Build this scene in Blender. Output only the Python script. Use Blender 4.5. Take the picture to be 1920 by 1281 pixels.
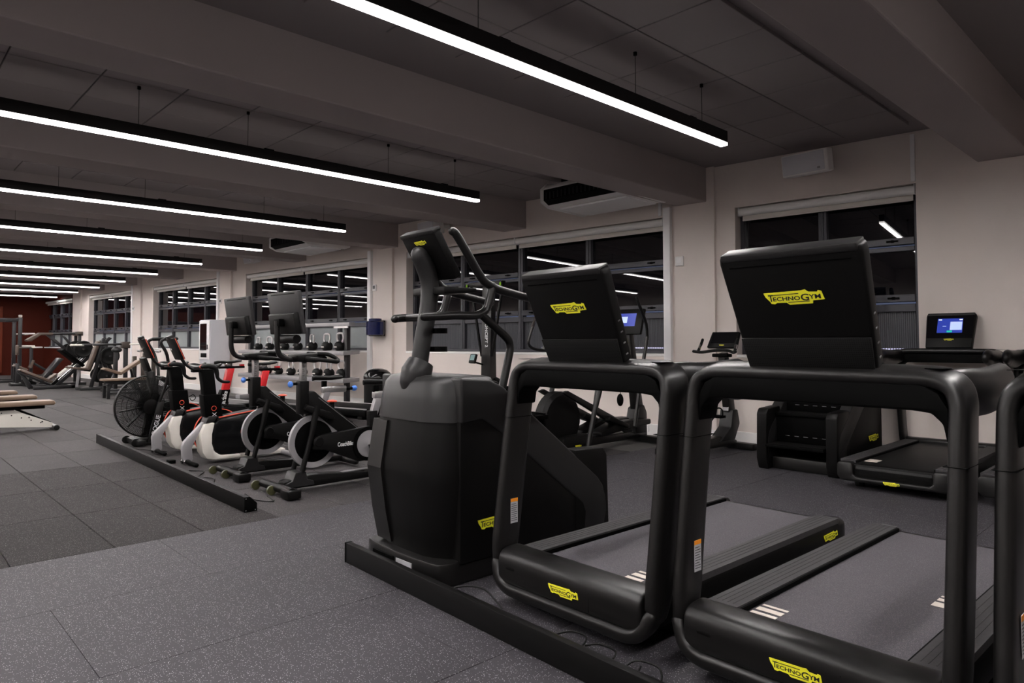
import bpy, bmesh, math, random
from mathutils import Vector, Matrix
random.seed(7)
sc = bpy.context.scene
for o in list(bpy.data.objects): bpy.data.objects.remove(o)
col = sc.collection
R = math.radians
# ------------------------------------------------------------------ camera
F_PX, YAW, PIT, ROL, CY, CAMH = 1288.0, R(46.29), R(1.998), R(-0.1517), 595.8, 1.2
fw = Vector((-math.sin(YAW)*math.cos(PIT), math.cos(YAW)*math.cos(PIT), math.sin(PIT)))
rt = Vector((math.cos(YAW), math.sin(YAW), 0)); up = rt.cross(fw)
rt, up = rt*math.cos(ROL)+up*math.sin(ROL), up*math.cos(ROL)-rt*math.sin(ROL)
cd = bpy.data.cameras.new('camera'); cam = bpy.data.objects.new('camera', cd); col.objects.link(cam)
cd.sensor_width = 36; cd.lens = F_PX/1920*36; cd.shift_y = -(640.5-CY)/1920; cd.clip_start = .05; cd.clip_end = 200
m = Matrix((rt, up, -fw)).transposed().to_4x4(); m.translation = (0, 0, CAMH); cam.matrix_world = m
sc.camera = cam
# ------------------------------------------------------------------ world and exposure (night outside)
w = bpy.data.worlds.new('night'); sc.world = w; w.use_nodes = True
w.node_tree.nodes['Background'].inputs[0].default_value = (.010, .012, .020, 1)
w.node_tree.nodes['Background'].inputs[1].default_value = 1.0
vs = sc.view_settings; vs.view_transform = 'Standard'; vs.look = 'None'; vs.gamma = 1; vs.use_curve_mapping = False
vs.exposure = 2.75
LAMP = 18.0          # strength of the linear lamps
# ------------------------------------------------------------------ materials
def mat(name, c, rough=.5, metal=0., spec=.5, bump=0., bscale=60., emit=0., var=0., vscale=6., coat=0.):
    m = bpy.data.materials.new(name); m.use_nodes = True; nt = m.node_tree; b = nt.nodes['Principled BSDF']
    b.inputs['Base Color'].default_value = (*c, 1); b.inputs['Roughness'].default_value = rough
    b.inputs['Metallic'].default_value = metal; b.inputs['Specular IOR Level'].default_value = spec
    b.inputs['Coat Weight'].default_value = coat
    if emit:
        b.inputs['Emission Color'].default_value = (*c, 1); b.inputs['Emission Strength'].default_value = emit
    if bump or var:
        g = nt.nodes.new('ShaderNodeNewGeometry')
    if bump:
        n = nt.nodes.new('ShaderNodeTexNoise'); n.inputs['Scale'].default_value = bscale; n.inputs['Detail'].default_value = 4
        nt.links.new(g.outputs['Position'], n.inputs['Vector'])
        bp = nt.nodes.new('ShaderNodeBump'); bp.inputs['Strength'].default_value = bump; bp.inputs['Distance'].default_value = .004
        nt.links.new(n.outputs['Fac'], bp.inputs['Height']); nt.links.new(bp.outputs['Normal'], b.inputs['Normal'])
    if var:
        n = nt.nodes.new('ShaderNodeTexNoise'); n.inputs['Scale'].default_value = vscale; n.inputs['Detail'].default_value = 5
        nt.links.new(g.outputs['Position'], n.inputs['Vector'])
        mx = nt.nodes.new('ShaderNodeMix'); mx.data_type = 'RGBA'
        mx.inputs[6].default_value = (*[x*(1-var) for x in c], 1); mx.inputs[7].default_value = (*[min(1, x*(1+var)) for x in c], 1)
        nt.links.new(n.outputs['Fac'], mx.inputs[0]); nt.links.new(mx.outputs[2], b.inputs['Base Color'])
    return m
def rubber(name, c, fleck, dens, scale, rough=.75, var=.25, vscale=1.5, tone=.0, spec=.35, joints=None):
    """rubber granulate with light flecks; world-space coordinates"""
    m = mat(name, c, rough, spec=spec, bump=.25, bscale=220); nt = m.node_tree; b = nt.nodes['Principled BSDF']; L = nt.links
    g = nt.nodes.new('ShaderNodeNewGeometry')
    v = nt.nodes.new('ShaderNodeTexVoronoi'); v.inputs['Scale'].default_value = scale; v.inputs['Randomness'].default_value = 1
    L.new(g.outputs['Position'], v.inputs['Vector'])
    sep = nt.nodes.new('ShaderNodeSeparateColor'); L.new(v.outputs['Color'], sep.inputs[0])
    lt = nt.nodes.new('ShaderNodeMath'); lt.operation = 'LESS_THAN'; lt.inputs[1].default_value = dens; L.new(sep.outputs[0], lt.inputs[0])
    ls = nt.nodes.new('ShaderNodeMath'); ls.operation = 'LESS_THAN'; ls.inputs[1].default_value = .45; L.new(v.outputs['Distance'], ls.inputs[0])
    mul = nt.nodes.new('ShaderNodeMath'); mul.operation = 'MULTIPLY'; L.new(lt.outputs[0], mul.inputs[0]); L.new(ls.outputs[0], mul.inputs[1])
    n = nt.nodes.new('ShaderNodeTexNoise'); n.inputs['Scale'].default_value = vscale; n.inputs['Detail'].default_value = 6; L.new(g.outputs['Position'], n.inputs['Vector'])
    mx = nt.nodes.new('ShaderNodeMix'); mx.data_type = 'RGBA'
    mx.inputs[6].default_value = (*[x*(1-var) for x in c], 1); mx.inputs[7].default_value = (*[x*(1+var) for x in c], 1); L.new(n.outputs['Fac'], mx.inputs[0])
    m2 = nt.nodes.new('ShaderNodeMix'); m2.data_type = 'RGBA'; m2.inputs[7].default_value = (*fleck, 1)
    L.new(mx.outputs[2], m2.inputs[6]); L.new(mul.outputs[0], m2.inputs[0])
    out = m2.outputs[2]
    oi = nt.nodes.new('ShaderNodeObjectInfo'); mr = nt.nodes.new('ShaderNodeMapRange'); mr.inputs[3].default_value = 1-tone; mr.inputs[4].default_value = 1+tone
    L.new(oi.outputs['Random'], mr.inputs[0]); hs = nt.nodes.new('ShaderNodeHueSaturation'); L.new(mr.outputs[0], hs.inputs['Value']); L.new(out, hs.inputs['Color']); out = hs.outputs['Color']
    if joints:
        sx = nt.nodes.new('ShaderNodeSeparateXYZ'); L.new(g.outputs['Position'], sx.inputs[0]); acc = None
        for ax, per, off in joints:
            a = nt.nodes.new('ShaderNodeMath'); a.operation = 'SUBTRACT'; a.inputs[1].default_value = off; L.new(sx.outputs[ax], a.inputs[0])
            f = nt.nodes.new('ShaderNodeMath'); f.operation = 'PINGPONG'; f.inputs[1].default_value = per/2; L.new(a.outputs[0], f.inputs[0])
            l = nt.nodes.new('ShaderNodeMath'); l.operation = 'LESS_THAN'; l.inputs[1].default_value = .006; L.new(f.outputs[0], l.inputs[0])
            if acc is None: acc = l
            else:
                mm = nt.nodes.new('ShaderNodeMath'); mm.operation = 'MAXIMUM'; L.new(acc.outputs[0], mm.inputs[0]); L.new(l.outputs[0], mm.inputs[1]); acc = mm
        m3 = nt.nodes.new('ShaderNodeMix'); m3.data_type = 'RGBA'; m3.inputs[7].default_value = (c[0]*.4, c[1]*.4, c[2]*.4, 1)
        L.new(out, m3.inputs[6]); L.new(acc.outputs[0], m3.inputs[0]); out = m3.outputs[2]
    L.new(out, b.inputs['Base Color'])
    return m
def fluted():
    m = mat('fluted_polycarbonate', (.20, .22, .24), .28, spec=.6); nt = m.node_tree; b = nt.nodes['Principled BSDF']; L = nt.links
    tc = nt.nodes.new('ShaderNodeTexCoord'); wv = nt.nodes.new('ShaderNodeTexWave'); wv.inputs['Scale'].default_value = 16; wv.bands_direction = 'X'
    L.new(tc.outputs['Object'], wv.inputs['Vector'])
    bp = nt.nodes.new('ShaderNodeBump'); bp.inputs['Strength'].default_value = .6; bp.inputs['Distance'].default_value = .01
    L.new(wv.outputs['Fac'], bp.inputs['Height']); L.new(bp.outputs['Normal'], b.inputs['Normal'])
    mx = nt.nodes.new('ShaderNodeMix'); mx.data_type = 'RGBA'; mx.inputs[6].default_value = (.035, .037, .044, 1); mx.inputs[7].default_value = (.10, .105, .12, 1)
    L.new(wv.outputs['Fac'], mx.inputs[0]); L.new(mx.outputs[2], b.inputs['Base Color'])
    return m
M = dict(
 wall=mat('warm_white_paint', (.74, .665, .625), .75, var=.03, vscale=2, bump=.05, bscale=90),
 red=mat('dark_red_paint', (.050, .0075, .0035), .7, spec=.1, var=.12, vscale=3),
 redwood=mat('red_panel', (.10, .017, .007), .6, spec=.15, var=.2, vscale=2),
 white=mat('white_paint', (.84, .82, .81), .45),
 trunk=mat('white_plastic', (.88, .87, .88), .35),
 ceil=mat('ceiling_board', (.27, .238, .240), .9, bump=.15, bscale=300),
 beam=mat('beam_plaster', (.38, .333, .325), .85, var=.03, vscale=2),
 frame=mat('anthracite_aluminium', (.052, .052, .062), .42, metal=.2),
 glass=mat('night_glass', (.004, .004, .006), .015, spec=1.0),
 fluted=fluted(), fluted2=mat('frosted_polycarbonate', (.30, .33, .335), .35, spec=.5, var=.12, vscale=5),
 black=mat('satin_black_paint', (.0072, .0067, .0067), .36, spec=.40),
 blackm=mat('matt_black_plastic', (.0050, .0048, .0048), .42, spec=.13),
 deep=mat('deep_black', (.0016, .0016, .0016), .6, spec=.05),
 gloss=mat('gloss_black', (.005, .005, .0055), .16, spec=.35),
 grey=mat('dark_grey_plastic', (.0155, .0150, .0155), .42, spec=.33), mong=mat('monitor_grey', (.030, .0285, .0300), .5, spec=.3),
 grey2=mat('mid_grey_plastic', (.12, .117, .12), .45),
 lgrey=mat('light_grey_metal', (.32, .31, .32), .4, metal=.3),
 silver=mat('brushed_aluminium', (.55, .54, .54), .3, metal=.85),
 kbsteel=mat('polished_steel', (.62, .60, .60), .28, metal=.55),
 chrome=mat('chrome', (.75, .74, .74), .12, metal=1),
 kiosk=mat('pale_grey_cabinet', (.62, .62, .66), .4),
 ivory=mat('ivory_plastic', (.62, .59, .54), .4),
 redp=mat('red_plastic', (.52, .015, .02), .35),
 coral=mat('coral_red_trim', (.75, .09, .05), .4),
 blue=mat('light_blue_plastic', (.09, .26, .80), .35),
 navy=mat('translucent_navy', (.005, .010, .065), .15),
 yellow=mat('signal_yellow', (.86, .83, .03), .45),
 green=mat('lime_green', (.28, .62, .02), .4),
 orange=mat('label_orange', (.85, .28, .01), .5),
 label=mat('label_paper', (.42, .42, .44), .6),
 mark=mat('cream_marking', (.62, .56, .50), .6),
 ink=mat('black_ink', (.012, .012, .01), .6),
 inkw=mat('white_ink', (.75, .75, .75), .5),
 rubberb=mat('black_rubber', (.0045, .0045, .0045), .5, spec=.2, bump=.2, bscale=200),
 rail=mat('grooved_rubber', (.046, .0435, .046), .62, spec=.3, var=.22, vscale=30, bump=.15, bscale=120),
 belt=rubber('treadmill_belt', (.072, .066, .075), (.16, .15, .16), .30, 420, .75, var=.12, spec=.25),
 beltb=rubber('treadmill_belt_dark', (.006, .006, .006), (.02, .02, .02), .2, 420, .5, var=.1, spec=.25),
 tan=mat('tan_leather', (.185, .125, .088), .5, var=.12, vscale=12),
 tank=mat('taupe_leather', (.10, .070, .054), .5, var=.1),
 bronze=mat('bronze_frame', (.07, .058, .05), .4, metal=.5),
 steel=mat('dark_steel', (.022, .0215, .023), .36, metal=.3),
 olive=mat('olive_castor', (.055, .055, .025), .3),
 screenoff=mat('screen_glass', (.006, .006, .007), .08),
 scr1=mat('screen_navy', (.01, .02, .16), .3, emit=.30), scr2=mat('screen_pale', (.42, .52, .85), .3, emit=.13),
 scr3=mat('screen_green', (.01, .45, .28), .3, emit=.15), scr4=mat('screen_white', (.85, .9, 1), .3, emit=.16),
 led=mat('cool_led', (.72, .70, 1.0), .4, emit=.12), lcd=mat('lcd', (.12, .20, .20), .3, emit=.05),
 lamp=mat('lamp_diffuser', (1., .955, .935), .5, emit=LAMP), lampe=mat('lamp_diffuser_edge', (1., .955, .935), .5, emit=.9),
 mat1=rubber('speckled_rubber_mat', (.034, .0308, .0365), (.34, .34, .35), .09, 290, .66, var=.16, vscale=.7, spec=.30),
 tileb=rubber('coarse_rubber_tile', (.036, .032, .0335), (.14, .135, .13), .14, 220, .8, spec=.25, tone=.22, var=.22, vscale=2.2),
 tilec=rubber('coarse_rubber_tile_dark', (.0255, .0225, .0232), (.15, .145, .14), .14, 220, .85, spec=.15, tone=.12, var=.25, vscale=2.2),
 tilef=rubber('coarse_rubber_floor', (.036, .032, .0335), (.10, .095, .09), .1, 220, .8, spec=.25, var=.22, vscale=1.2, joints=((0, 1.07, -4.55), (1, .5, .13))),
 base=mat('floor_joint', (.11, .105, .10), .9),
)
# ------------------------------------------------------------------ mesh helpers
class MB:
    def __init__(s): s.bm = bmesh.new(); s.M = None
    def v(s, p):
        p = Vector(p)
        return s.bm.verts.new(s.M @ p if s.M else p)
    def f(s, vs):
        try: return s.bm.faces.new(vs)
        except ValueError: return None
    def box(s, x0, x1, y0, y1, z0, z1):
        v = [s.v((x, y, z)) for z in (z0, z1) for x, y in ((x0, y0), (x1, y0), (x1, y1), (x0, y1))]
        for q in ((3, 2, 1, 0), (4, 5, 6, 7), (0, 1, 5, 4), (1, 2, 6, 5), (2, 3, 7, 6), (3, 0, 4, 7)): s.f([v[i] for i in q])
        return s
    def prism(s, pts, a0, a1, axis='x', scale1=None):
        def P(u, w, a):
            return {'x': (a, u, w), 'y': (u, a, w), 'z': (u, w, a)}[axis]
        cu = sum(p[0] for p in pts)/len(pts); cw = sum(p[1] for p in pts)/len(pts); k = scale1 or 1
        A = [s.v(P(u, w, a0)) for u, w in pts]; B = [s.v(P(cu+(u-cu)*k, cw+(w-cw)*k, a1)) for u, w in pts]
        n = len(pts); s.f(A[::-1]); s.f(B)
        for i in range(n): s.f([A[i], A[(i+1) % n], B[(i+1) % n], B[i]])
        return s
    def tube(s, pts, r, n=10, ry=None, ref=None, sm=0, closed=False, round_end=False):
        P = [Vector(p) for p in pts]; rs = r if isinstance(r, (list, tuple)) else [r]*len(P)
        if sm: P, rs = catmull(P, rs, sm, closed)
        if round_end and not closed:
            d0 = (P[0]-P[1]).normalized(); d1 = (P[-1]-P[-2]).normalized(); a, b = rs[0], rs[-1]
            P = [P[0]+d0*a*.9, P[0]+d0*a*.55]+P+[P[-1]+d1*b*.55, P[-1]+d1*b*.9]; rs = [a*.35, a*.8]+list(rs)+[b*.8, b*.35]
        N = len(P); rings = []; nrm = None
        k = (ry/(r if not isinstance(r, (list, tuple)) else r[0])) if ry else 1
        for i in range(N):
            t = (P[(i+1) % N]-P[i-1]) if closed else (P[min(i+1, N-1)]-P[max(i-1, 0)])
            t.normalize()
            if ref is not None:
                nrm = Vector(ref) - t*Vector(ref).dot(t)
                if nrm.length < 1e-4: nrm = t.orthogonal()
            elif nrm is None: nrm = t.orthogonal()
            else: nrm = nrm - t*nrm.dot(t)
            nrm.normalize(); bi = t.cross(nrm)
            rings.append([s.v(P[i]+(nrm*math.cos(a)*rs[i]+bi*math.sin(a)*rs[i]*k)) for a in (2*math.pi*j/n for j in range(n))])
        for i in range(N if closed else N-1):
            A, B = rings[i], rings[(i+1) % N]
            for j in range(n): s.f([A[j], A[(j+1) % n], B[(j+1) % n], B[j]])
        if not closed: s.f(rings[0][::-1]); s.f(rings[-1])
        return s
    def lathe(s, prof, n=24, c=(0, 0, 0), axis='z', cap=True):
        c = Vector(c); rings = []
        for r, h in prof:
            ring = []
            for j in range(n):
                a = 2*math.pi*j/n; u, w = r*math.cos(a), r*math.sin(a)
                ring.append(s.v(c+Vector({'z': (u, w, h), 'x': (h, u, w), 'y': (w, h, u)}[axis])))
            rings.append(ring)
        for A, B in zip(rings, rings[1:]):
            for j in range(n): s.f([A[j], A[(j+1) % n], B[(j+1) % n], B[j]])
        if cap: s.f(rings[0][::-1]); s.f(rings[-1])
        return s
    def ell(s, c, rx, ry, rz, n=16, k=8):
        c = Vector(c); prof = [(math.sin(math.pi*i/k), -math.cos(math.pi*i/k)) for i in range(k+1)]
        prof[0] = (.02, -1); prof[-1] = (.02, 1); rings = []
        for r, h in prof: rings.append([s.v(c+Vector((rx*r*math.cos(2*math.pi*j/n), ry*r*math.sin(2*math.pi*j/n), rz*h))) for j in range(n)])
        for A, B in zip(rings, rings[1:]):
            for j in range(n): s.f([A[j], A[(j+1) % n], B[(j+1) % n], B[j]])
        s.f(rings[0][::-1]); s.f(rings[-1])
        return s
    def build(s, name, m, parent=None, bev=0, seg=2, smooth=38, loc=None, rot=None, lim=30):
        bm = s.bm; bmesh.ops.recalc_face_normals(bm, faces=bm.faces)
        if bev:
            ed = [e for e in bm.edges if len(e.link_faces) == 2 and e.calc_face_angle(0) > R(lim)]
            bmesh.ops.bevel(bm, geom=ed, offset=bev, segments=seg, profile=.5, affect='EDGES', clamp_overlap=True)
        me = bpy.data.meshes.new(name); bm.to_mesh(me); bm.free()
        if smooth:
            me.shade_smooth(); me.set_sharp_from_angle(angle=R(smooth))
        me.materials.append(M[m] if isinstance(m, str) else m)
        return link(name, me, parent, loc, rot)
def catmull(P, rs, sm, closed):
    out, ro = [], []; N = len(P)
    for i in range(N if closed else N-1):
        g = (lambda k: P[k % N]) if closed else (lambda k: P[max(0, min(N-1, k))])
        p0, p1, p2, p3 = g(i-1), g(i), g(i+1), g(i+2)
        for k in range(sm):
            t = k/sm
            out.append(.5*((2*p1)+(p2-p0)*t+(2*p0-5*p1+4*p2-p3)*t*t+(3*p1-p0-3*p2+p3)*t**3)); ro.append(rs[i]*(1-t)+rs[(i+1) % N]*t)
    if not closed: out.append(P[-1]); ro.append(rs[-1])
    return out, ro
def link(name, data, parent=None, loc=None, rot=None):
    o = bpy.data.objects.new(name, data); col.objects.link(o)
    if parent: o.parent = parent
    if loc is not None: o.location = loc
    if rot is not None: o.rotation_euler = rot
    return o
def tag(o, label=None, cat=None, group=None, kind=None):
    if label: o['label'] = label
    if cat: o['category'] = cat
    if group: o['group'] = group
    if kind: o['kind'] = kind
    return o
def thing(name, label, cat, loc, rz=0, group=None):
    o = link(name, None, None, loc, (0, 0, rz)); o.empty_display_size = .1
    return tag(o, label, cat, group)
def copy_tree(o, parent=None):
    c = o.copy(); col.objects.link(c); c.parent = parent
    for ch in list(o.children): copy_tree(ch, c)
    return c
def place(o, label, loc, rz=0):
    c = copy_tree(o); c.location = loc; c.rotation_euler = (0, 0, rz); c['label'] = label
    return c
def rot2(pts, a, c=(0, 0)):
    return [(c[0]+(u-c[0])*math.cos(a)-(w-c[1])*math.sin(a), c[1]+(u-c[0])*math.sin(a)+(w-c[1])*math.cos(a)) for u, w in pts]
def smoothpoly(pts, sm=4):
    P, _ = catmull([Vector((u, w, 0)) for u, w in pts], [0]*len(pts), sm, True)
    return [(p.x, p.y) for p in P]
def circ(cu, cw, r, n=24, a0=0, a1=360): return [(cu+r*math.cos(R(a0+(a1-a0)*i/n)), cw+r*math.sin(R(a0+(a1-a0)*i/n))) for i in range(n)]
_txt = {}
def text_mesh(s, size=1., ext=.004):
    key = (s, size, ext)
    if key in _txt: return _txt[key]
    cu = bpy.data.curves.new('lettering', 'FONT'); cu.body = s; cu.size = size; cu.extrude = ext; cu.offset = .018; cu.resolution_u = 3; cu.align_x = 'CENTER'; cu.align_y = 'CENTER'
    o = bpy.data.objects.new('lettering', cu); col.objects.link(o); bpy.context.view_layer.update()
    me = bpy.data.meshes.new_from_object(o.evaluated_get(bpy.context.evaluated_depsgraph_get()))
    bpy.data.objects.remove(o); bpy.data.curves.remove(cu); me.name = 'lettering'; _txt[key] = me
    return me
def text(s, parent, m, loc, rot, height, wide=1., name='lettering'):
    me = text_mesh(s).copy(); zs = [v.co.y for v in me.vertices]; h = max(zs)-min(zs)
    k = height/h
    for v in me.vertices: v.co = Vector((v.co.x*k*wide, v.co.y*k, v.co.z*.12))
    me.materials.clear(); me.materials.append(M[m])
    return link(name, me, parent, loc, rot)
def face_rot(nx, ny, nz=0., upv=(0, 0, 1)):
    """euler so that local z = given normal and local y stays as upright as possible"""
    z = Vector((nx, ny, nz)).normalized(); y = Vector(upv); y = (y-z*y.dot(z)).normalized(); x = y.cross(z)
    return Matrix((x, y, z)).transposed().to_euler()
# brand badge: jagged yellow plate, black bars and lettering, built once at width 1
_badge = None
def badge(parent, width, loc, rot):
    global _badge
    if _badge is None:
        raw = [(450, 322), (665, 311), (688, 306), (705, 320), (752, 322), (757, 313), (775, 318), (785, 365), (722, 370), (718, 387), (590, 393), (575, 380), (520, 380), (505, 388), (485, 385), (478, 370), (458, 345)]
        sk = lambda x, y: ((x-617)/335, (350+(x-617)*-.02-y)/335)
        mb = MB(); mb.prism([sk(*p) for p in raw][::-1], 0, .012, 'z')
        a = mb.build('badge_plate_data', 'yellow', None, smooth=0); pm = a.data; bpy.data.objects.remove(a)
        mb = MB()
        for q in ([(478, 334), (650, 325), (650, 329), (478, 338)], [(585, 376), (704, 371), (704, 375), (585, 380)]): mb.prism([sk(*p) for p in q][::-1], .012, .016, 'z')
        for s, xa, xb, cy, h in (('T', 474, 503, 352, 40), ('ECHNO', 500, 655, 356, 24), ('G', 659, 704, 350, 40), ('YM', 704, 768, 347, 27)):
            me = text_mesh(s); ys = [v.co.y for v in me.vertices]; xs = [v.co.x for v in me.vertices]; k = h/335/(max(ys)-min(ys)); c0 = (max(xs)+min(xs))/2; d0 = (max(ys)+min(ys))/2
            kx = (xb-xa)/335/(max(xs)-min(xs)); ctr = sk((xa+xb)/2, cy); t = bmesh.new(); t.from_mesh(me)
            for v in t.verts: v.co = Vector((ctr[0]+(v.co.x-c0)*kx, ctr[1]+(v.co.y-d0)*k+(v.co.x-c0)*kx*.01, .013+v.co.z*.5))
            tm = bpy.data.meshes.new('t'); t.to_mesh(tm); t.free(); mb.bm.from_mesh(tm); bpy.data.meshes.remove(tm)
        a = mb.build('badge_ink_data', 'ink', None, smooth=0); im = a.data; bpy.data.objects.remove(a)
        _badge = (pm, im)
    p = link('logo_badge', _badge[0], parent, loc, rot); p.scale = (width,)*3; p['label'] = 'yellow logo badge with black lettering TECHNOGYM'
    link('lettering', _badge[1], p)
    return p
def warn_label(parent, loc, rot, w=.045, h=.115):
    o = MB().box(-w/2, w/2, -h/2, h/2, 0, .0012).build('warning_label', 'label', parent, loc=loc, rot=rot, smooth=0)
    MB().box(-w/2, w/2, h/2-.016, h/2, .0012, .002).build('orange_strip', 'orange', o, smooth=0)
    mb = MB()
    for i in range(9): mb.box(-w*.4, w*(.4 if i % 3 else .25), h/2-.028-i*.0095, h/2-.0255-i*.0095, .0012, .0016)
    mb.build('print', 'ink', o, smooth=0)
    return o
# ------------------------------------------------------------------ window-wall frame of reference
WA, W0 = R(4.77), 7.86
def WP(s, n, z=0.):
    return Vector((s*math.cos(WA)-n*math.sin(WA), s*math.sin(WA)+n*math.cos(WA), z))
CZ = 3.29
# ================================================================== THE SETTING
def struct(o, label=None):
    o['kind'] = 'structure'
    if label: o['label'] = label
    return o
# floor: slab, rubber tiles and mats
fl = struct(MB().box(-31.6, 4.5, -7, 8.6, -.20, -.012).build('floor', 'base', smooth=0), 'dark rubber gym floor of tiles and mats')
TX, TY, GAP = 1.07, .5, .005
def slab(w, h, m, g=GAP, b=.003): 
    a = MB().box(g/2, w-g/2, g/2, h-g/2, -.0118, 0).build('piece_data', m, None, bev=b, seg=1, smooth=0); d = a.data; bpy.data.objects.remove(a); return d
tb, tcm = slab(TX, TY, 'tileb'), slab(TX, TY, 'tilec')
for i in range(12):
    for j in range(13):
        x = -4.55-(i+1)*TX; y = .13+(j-1)*TY
        if y < -.05*x-.75 or y+TY > (W0+x*math.sin(WA))/math.cos(WA)-.02: continue
        dark = (i < 3 and y < 1.9) or random.random() < .08
        link('rubber_tile', tcm if dark else tb, fl, (x, y, random.uniform(-.0012, .0006)))
xf = -4.55-12*TX
MB().box(-31.5, xf-.003, -6.9, 6.2, -.0118, 0).box(xf+.003, -4.555, -6.9, -.3, -.0118, -.002).build('rubber_surround', 'tilef', fl, smooth=0)
MX, MY = .86, 1.42
md = slab(MX, MY, 'mat1', .0022, .0008)
for i in range(8):
    x = -4.55+i*MX; off = (-.06, .66-MY, .30, -.4)[i % 4]-MY
    for j in range(8):
        y = off+j*MY
        if y+MY > (W0+x*math.sin(WA))/math.cos(WA)-.02 or y < -1.5: continue
        link('rubber_mat', md, fl, (x, y, random.uniform(-.0008, .0004)))
MB().box(-4.548, 4.4, -6.9, 8.3, -.0118, -.0035).build('rubber_underlay', 'mat1', fl, smooth=0)
# window wall with openings, proud columns (local: x along the wall, y = outward, z up)
WIN = [(-3.405, -1.511), (-9.46, -4.365), (-15.25, -10.56), (-20.62, -16.69), (-26.0, -22.17), (-31.4, -27.67)]
SILL, HEAD, TH = 1.035, 2.79, .34
def wallpiece(mb, a, b): 
    mb.box(a, b, W0, W0+TH, 0, CZ+.3)
mb = MB(); edges = [5.0]
mb.box(-1.511, 5.2, W0, W0+TH, -.012, CZ+.3)
for k, (a, b) in enumerate(WIN[:5]):
    mb.box(a, b, W0, W0+TH, -.012, SILL); mb.box(a, b, W0, W0+TH, HEAD, CZ+.3)
    nb = WIN[k+1][1]; mb.box(nb, a, W0, W0+TH, -.012, CZ+.3)
for a, b in ((-1.08, -.5), (-4.18, -3.648), (-10.36, -9.80), (-16.45, -15.9), (-22.0, -21.4), (-27.5, -26.7)):
    mb.box(a, b, W0-.05, W0+.02, -.012, CZ+.1)
struct(mb.build('wall_right', 'wall', rot=(0, 0, WA), smooth=0), 'warm white window wall with columns')
mb = MB(); a, b = WIN[5]
mb.box(a, b, W0, W0+TH, -.012, SILL); mb.box(a, b, W0, W0+TH, HEAD, CZ+.3); mb.box(-34.5, a, W0, W0+TH, -.012, CZ+.3)
mb.box(b-.02, b+.1, W0-.012, W0+.01, SILL*0, CZ)
struct(mb.build('wall_right', 'red', rot=(0, 0, WA), smooth=0), 'dark red end of the window wall')
struct(MB().box(-31.9, -31.5, -7.2, 6.2, -.012, CZ+.3).build('wall_back', 'red', smooth=0), 'dark red far end wall')
mb = MB()
for y0, y1 in ((-3.2, -1.0), (-.9, 1.3), (1.4, 2.75), (2.85, 3.95)): mb.box(-31.5, -31.44, y0, y1, .1, 2.55)
struct(mb.build('trim_20', 'redwood', bev=.01, smooth=0), 'red wall panels')
struct(MB().box(-31.9, 4.9, -7.4, -7.0, -.012, CZ+.3).build('wall_left', 'wall', smooth=0))
struct(MB().box(4.5, 4.9, -7.0, 8.9, -.012, CZ+.3).build('wall_front', 'wall', smooth=0))
mb = MB()
for a, b in ((-1.08+.58, 4.4), (-3.648, -1.08), (-9.80, -4.18), (-15.9, -10.36), (-21.4, -16.45), (-27.5, -22.0)): mb.box(a, b, W0-.018, W0+.01, -.01, .135)
for a, b in ((-1.08, -.5), (-4.18, -3.648), (-10.36, -9.80), (-16.45, -15.9), (-22.0, -21.4)): mb.box(a, b, W0-.068, W0-.04, -.01, .135)
struct(mb.build('baseboard_right', 'white', rot=(0, 0, WA), bev=.006, smooth=0))
# ceiling slab, lay-in tiles, beams
ce = struct(MB().box(-31.9, 4.9, -7.3, 8.9, CZ+.028, CZ+.2).build('ceiling', 'ceil', smooth=0), 'suspended ceiling of square boards')
BEAMS = [(1.4, 1.84), (-1.63, -1.21), (-4.80, -4.38), (-7.76, -7.30), (-10.75, -10.31), (-13.75, -13.30), (-16.75, -16.30), (-19.70, -19.22), (-22.70, -22.25), (-25.55, -25.1), (-28.5, -28.05)]
BZ = 2.90
def wy(x): return (W0+x*math.sin(WA))/math.cos(WA)
for k, (a, b) in enumerate(BEAMS):
    struct(MB().prism([(a, -7.1), (b, -7.1), (b, wy(b)+.02), (a, wy(a)+.02)], BZ, CZ+.05, 'z').build('trim_%d' % (k+1), 'beam', bev=.012, seg=2, smooth=0), 'plastered ceiling beam')
a = MB().box(.005, .595, .005, .595, .0, .03).build('ceiling_board_data', 'ceil', None, bev=.003, seg=1, smooth=0); ctile = a.data; bpy.data.objects.remove(a)
for k in range(1, 6):
    hi, lo = BEAMS[k][0], BEAMS[k+1][1]
    y0 = (3.0, 1.2, .6, .6, .6)[k-1]-.6*2; n = 0
    x0 = {1: -1.50-.6, 2: -5.45-.0}.get(k, hi-.62)
    x = x0
    xs = []
    while x+.6 > lo: xs.append(x); x -= .6
    for x in xs:
        y = y0 - (y0 % .6) + .147
        while y+.6 < min(wy(x), wy(x+.6))-.01:
            if x >= lo-.01 and x+.6 <= hi+.01: link('ceiling_board', ctile, ce, (x, y, CZ+random.uniform(-.0012, .0004)))
            y += .6
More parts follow.
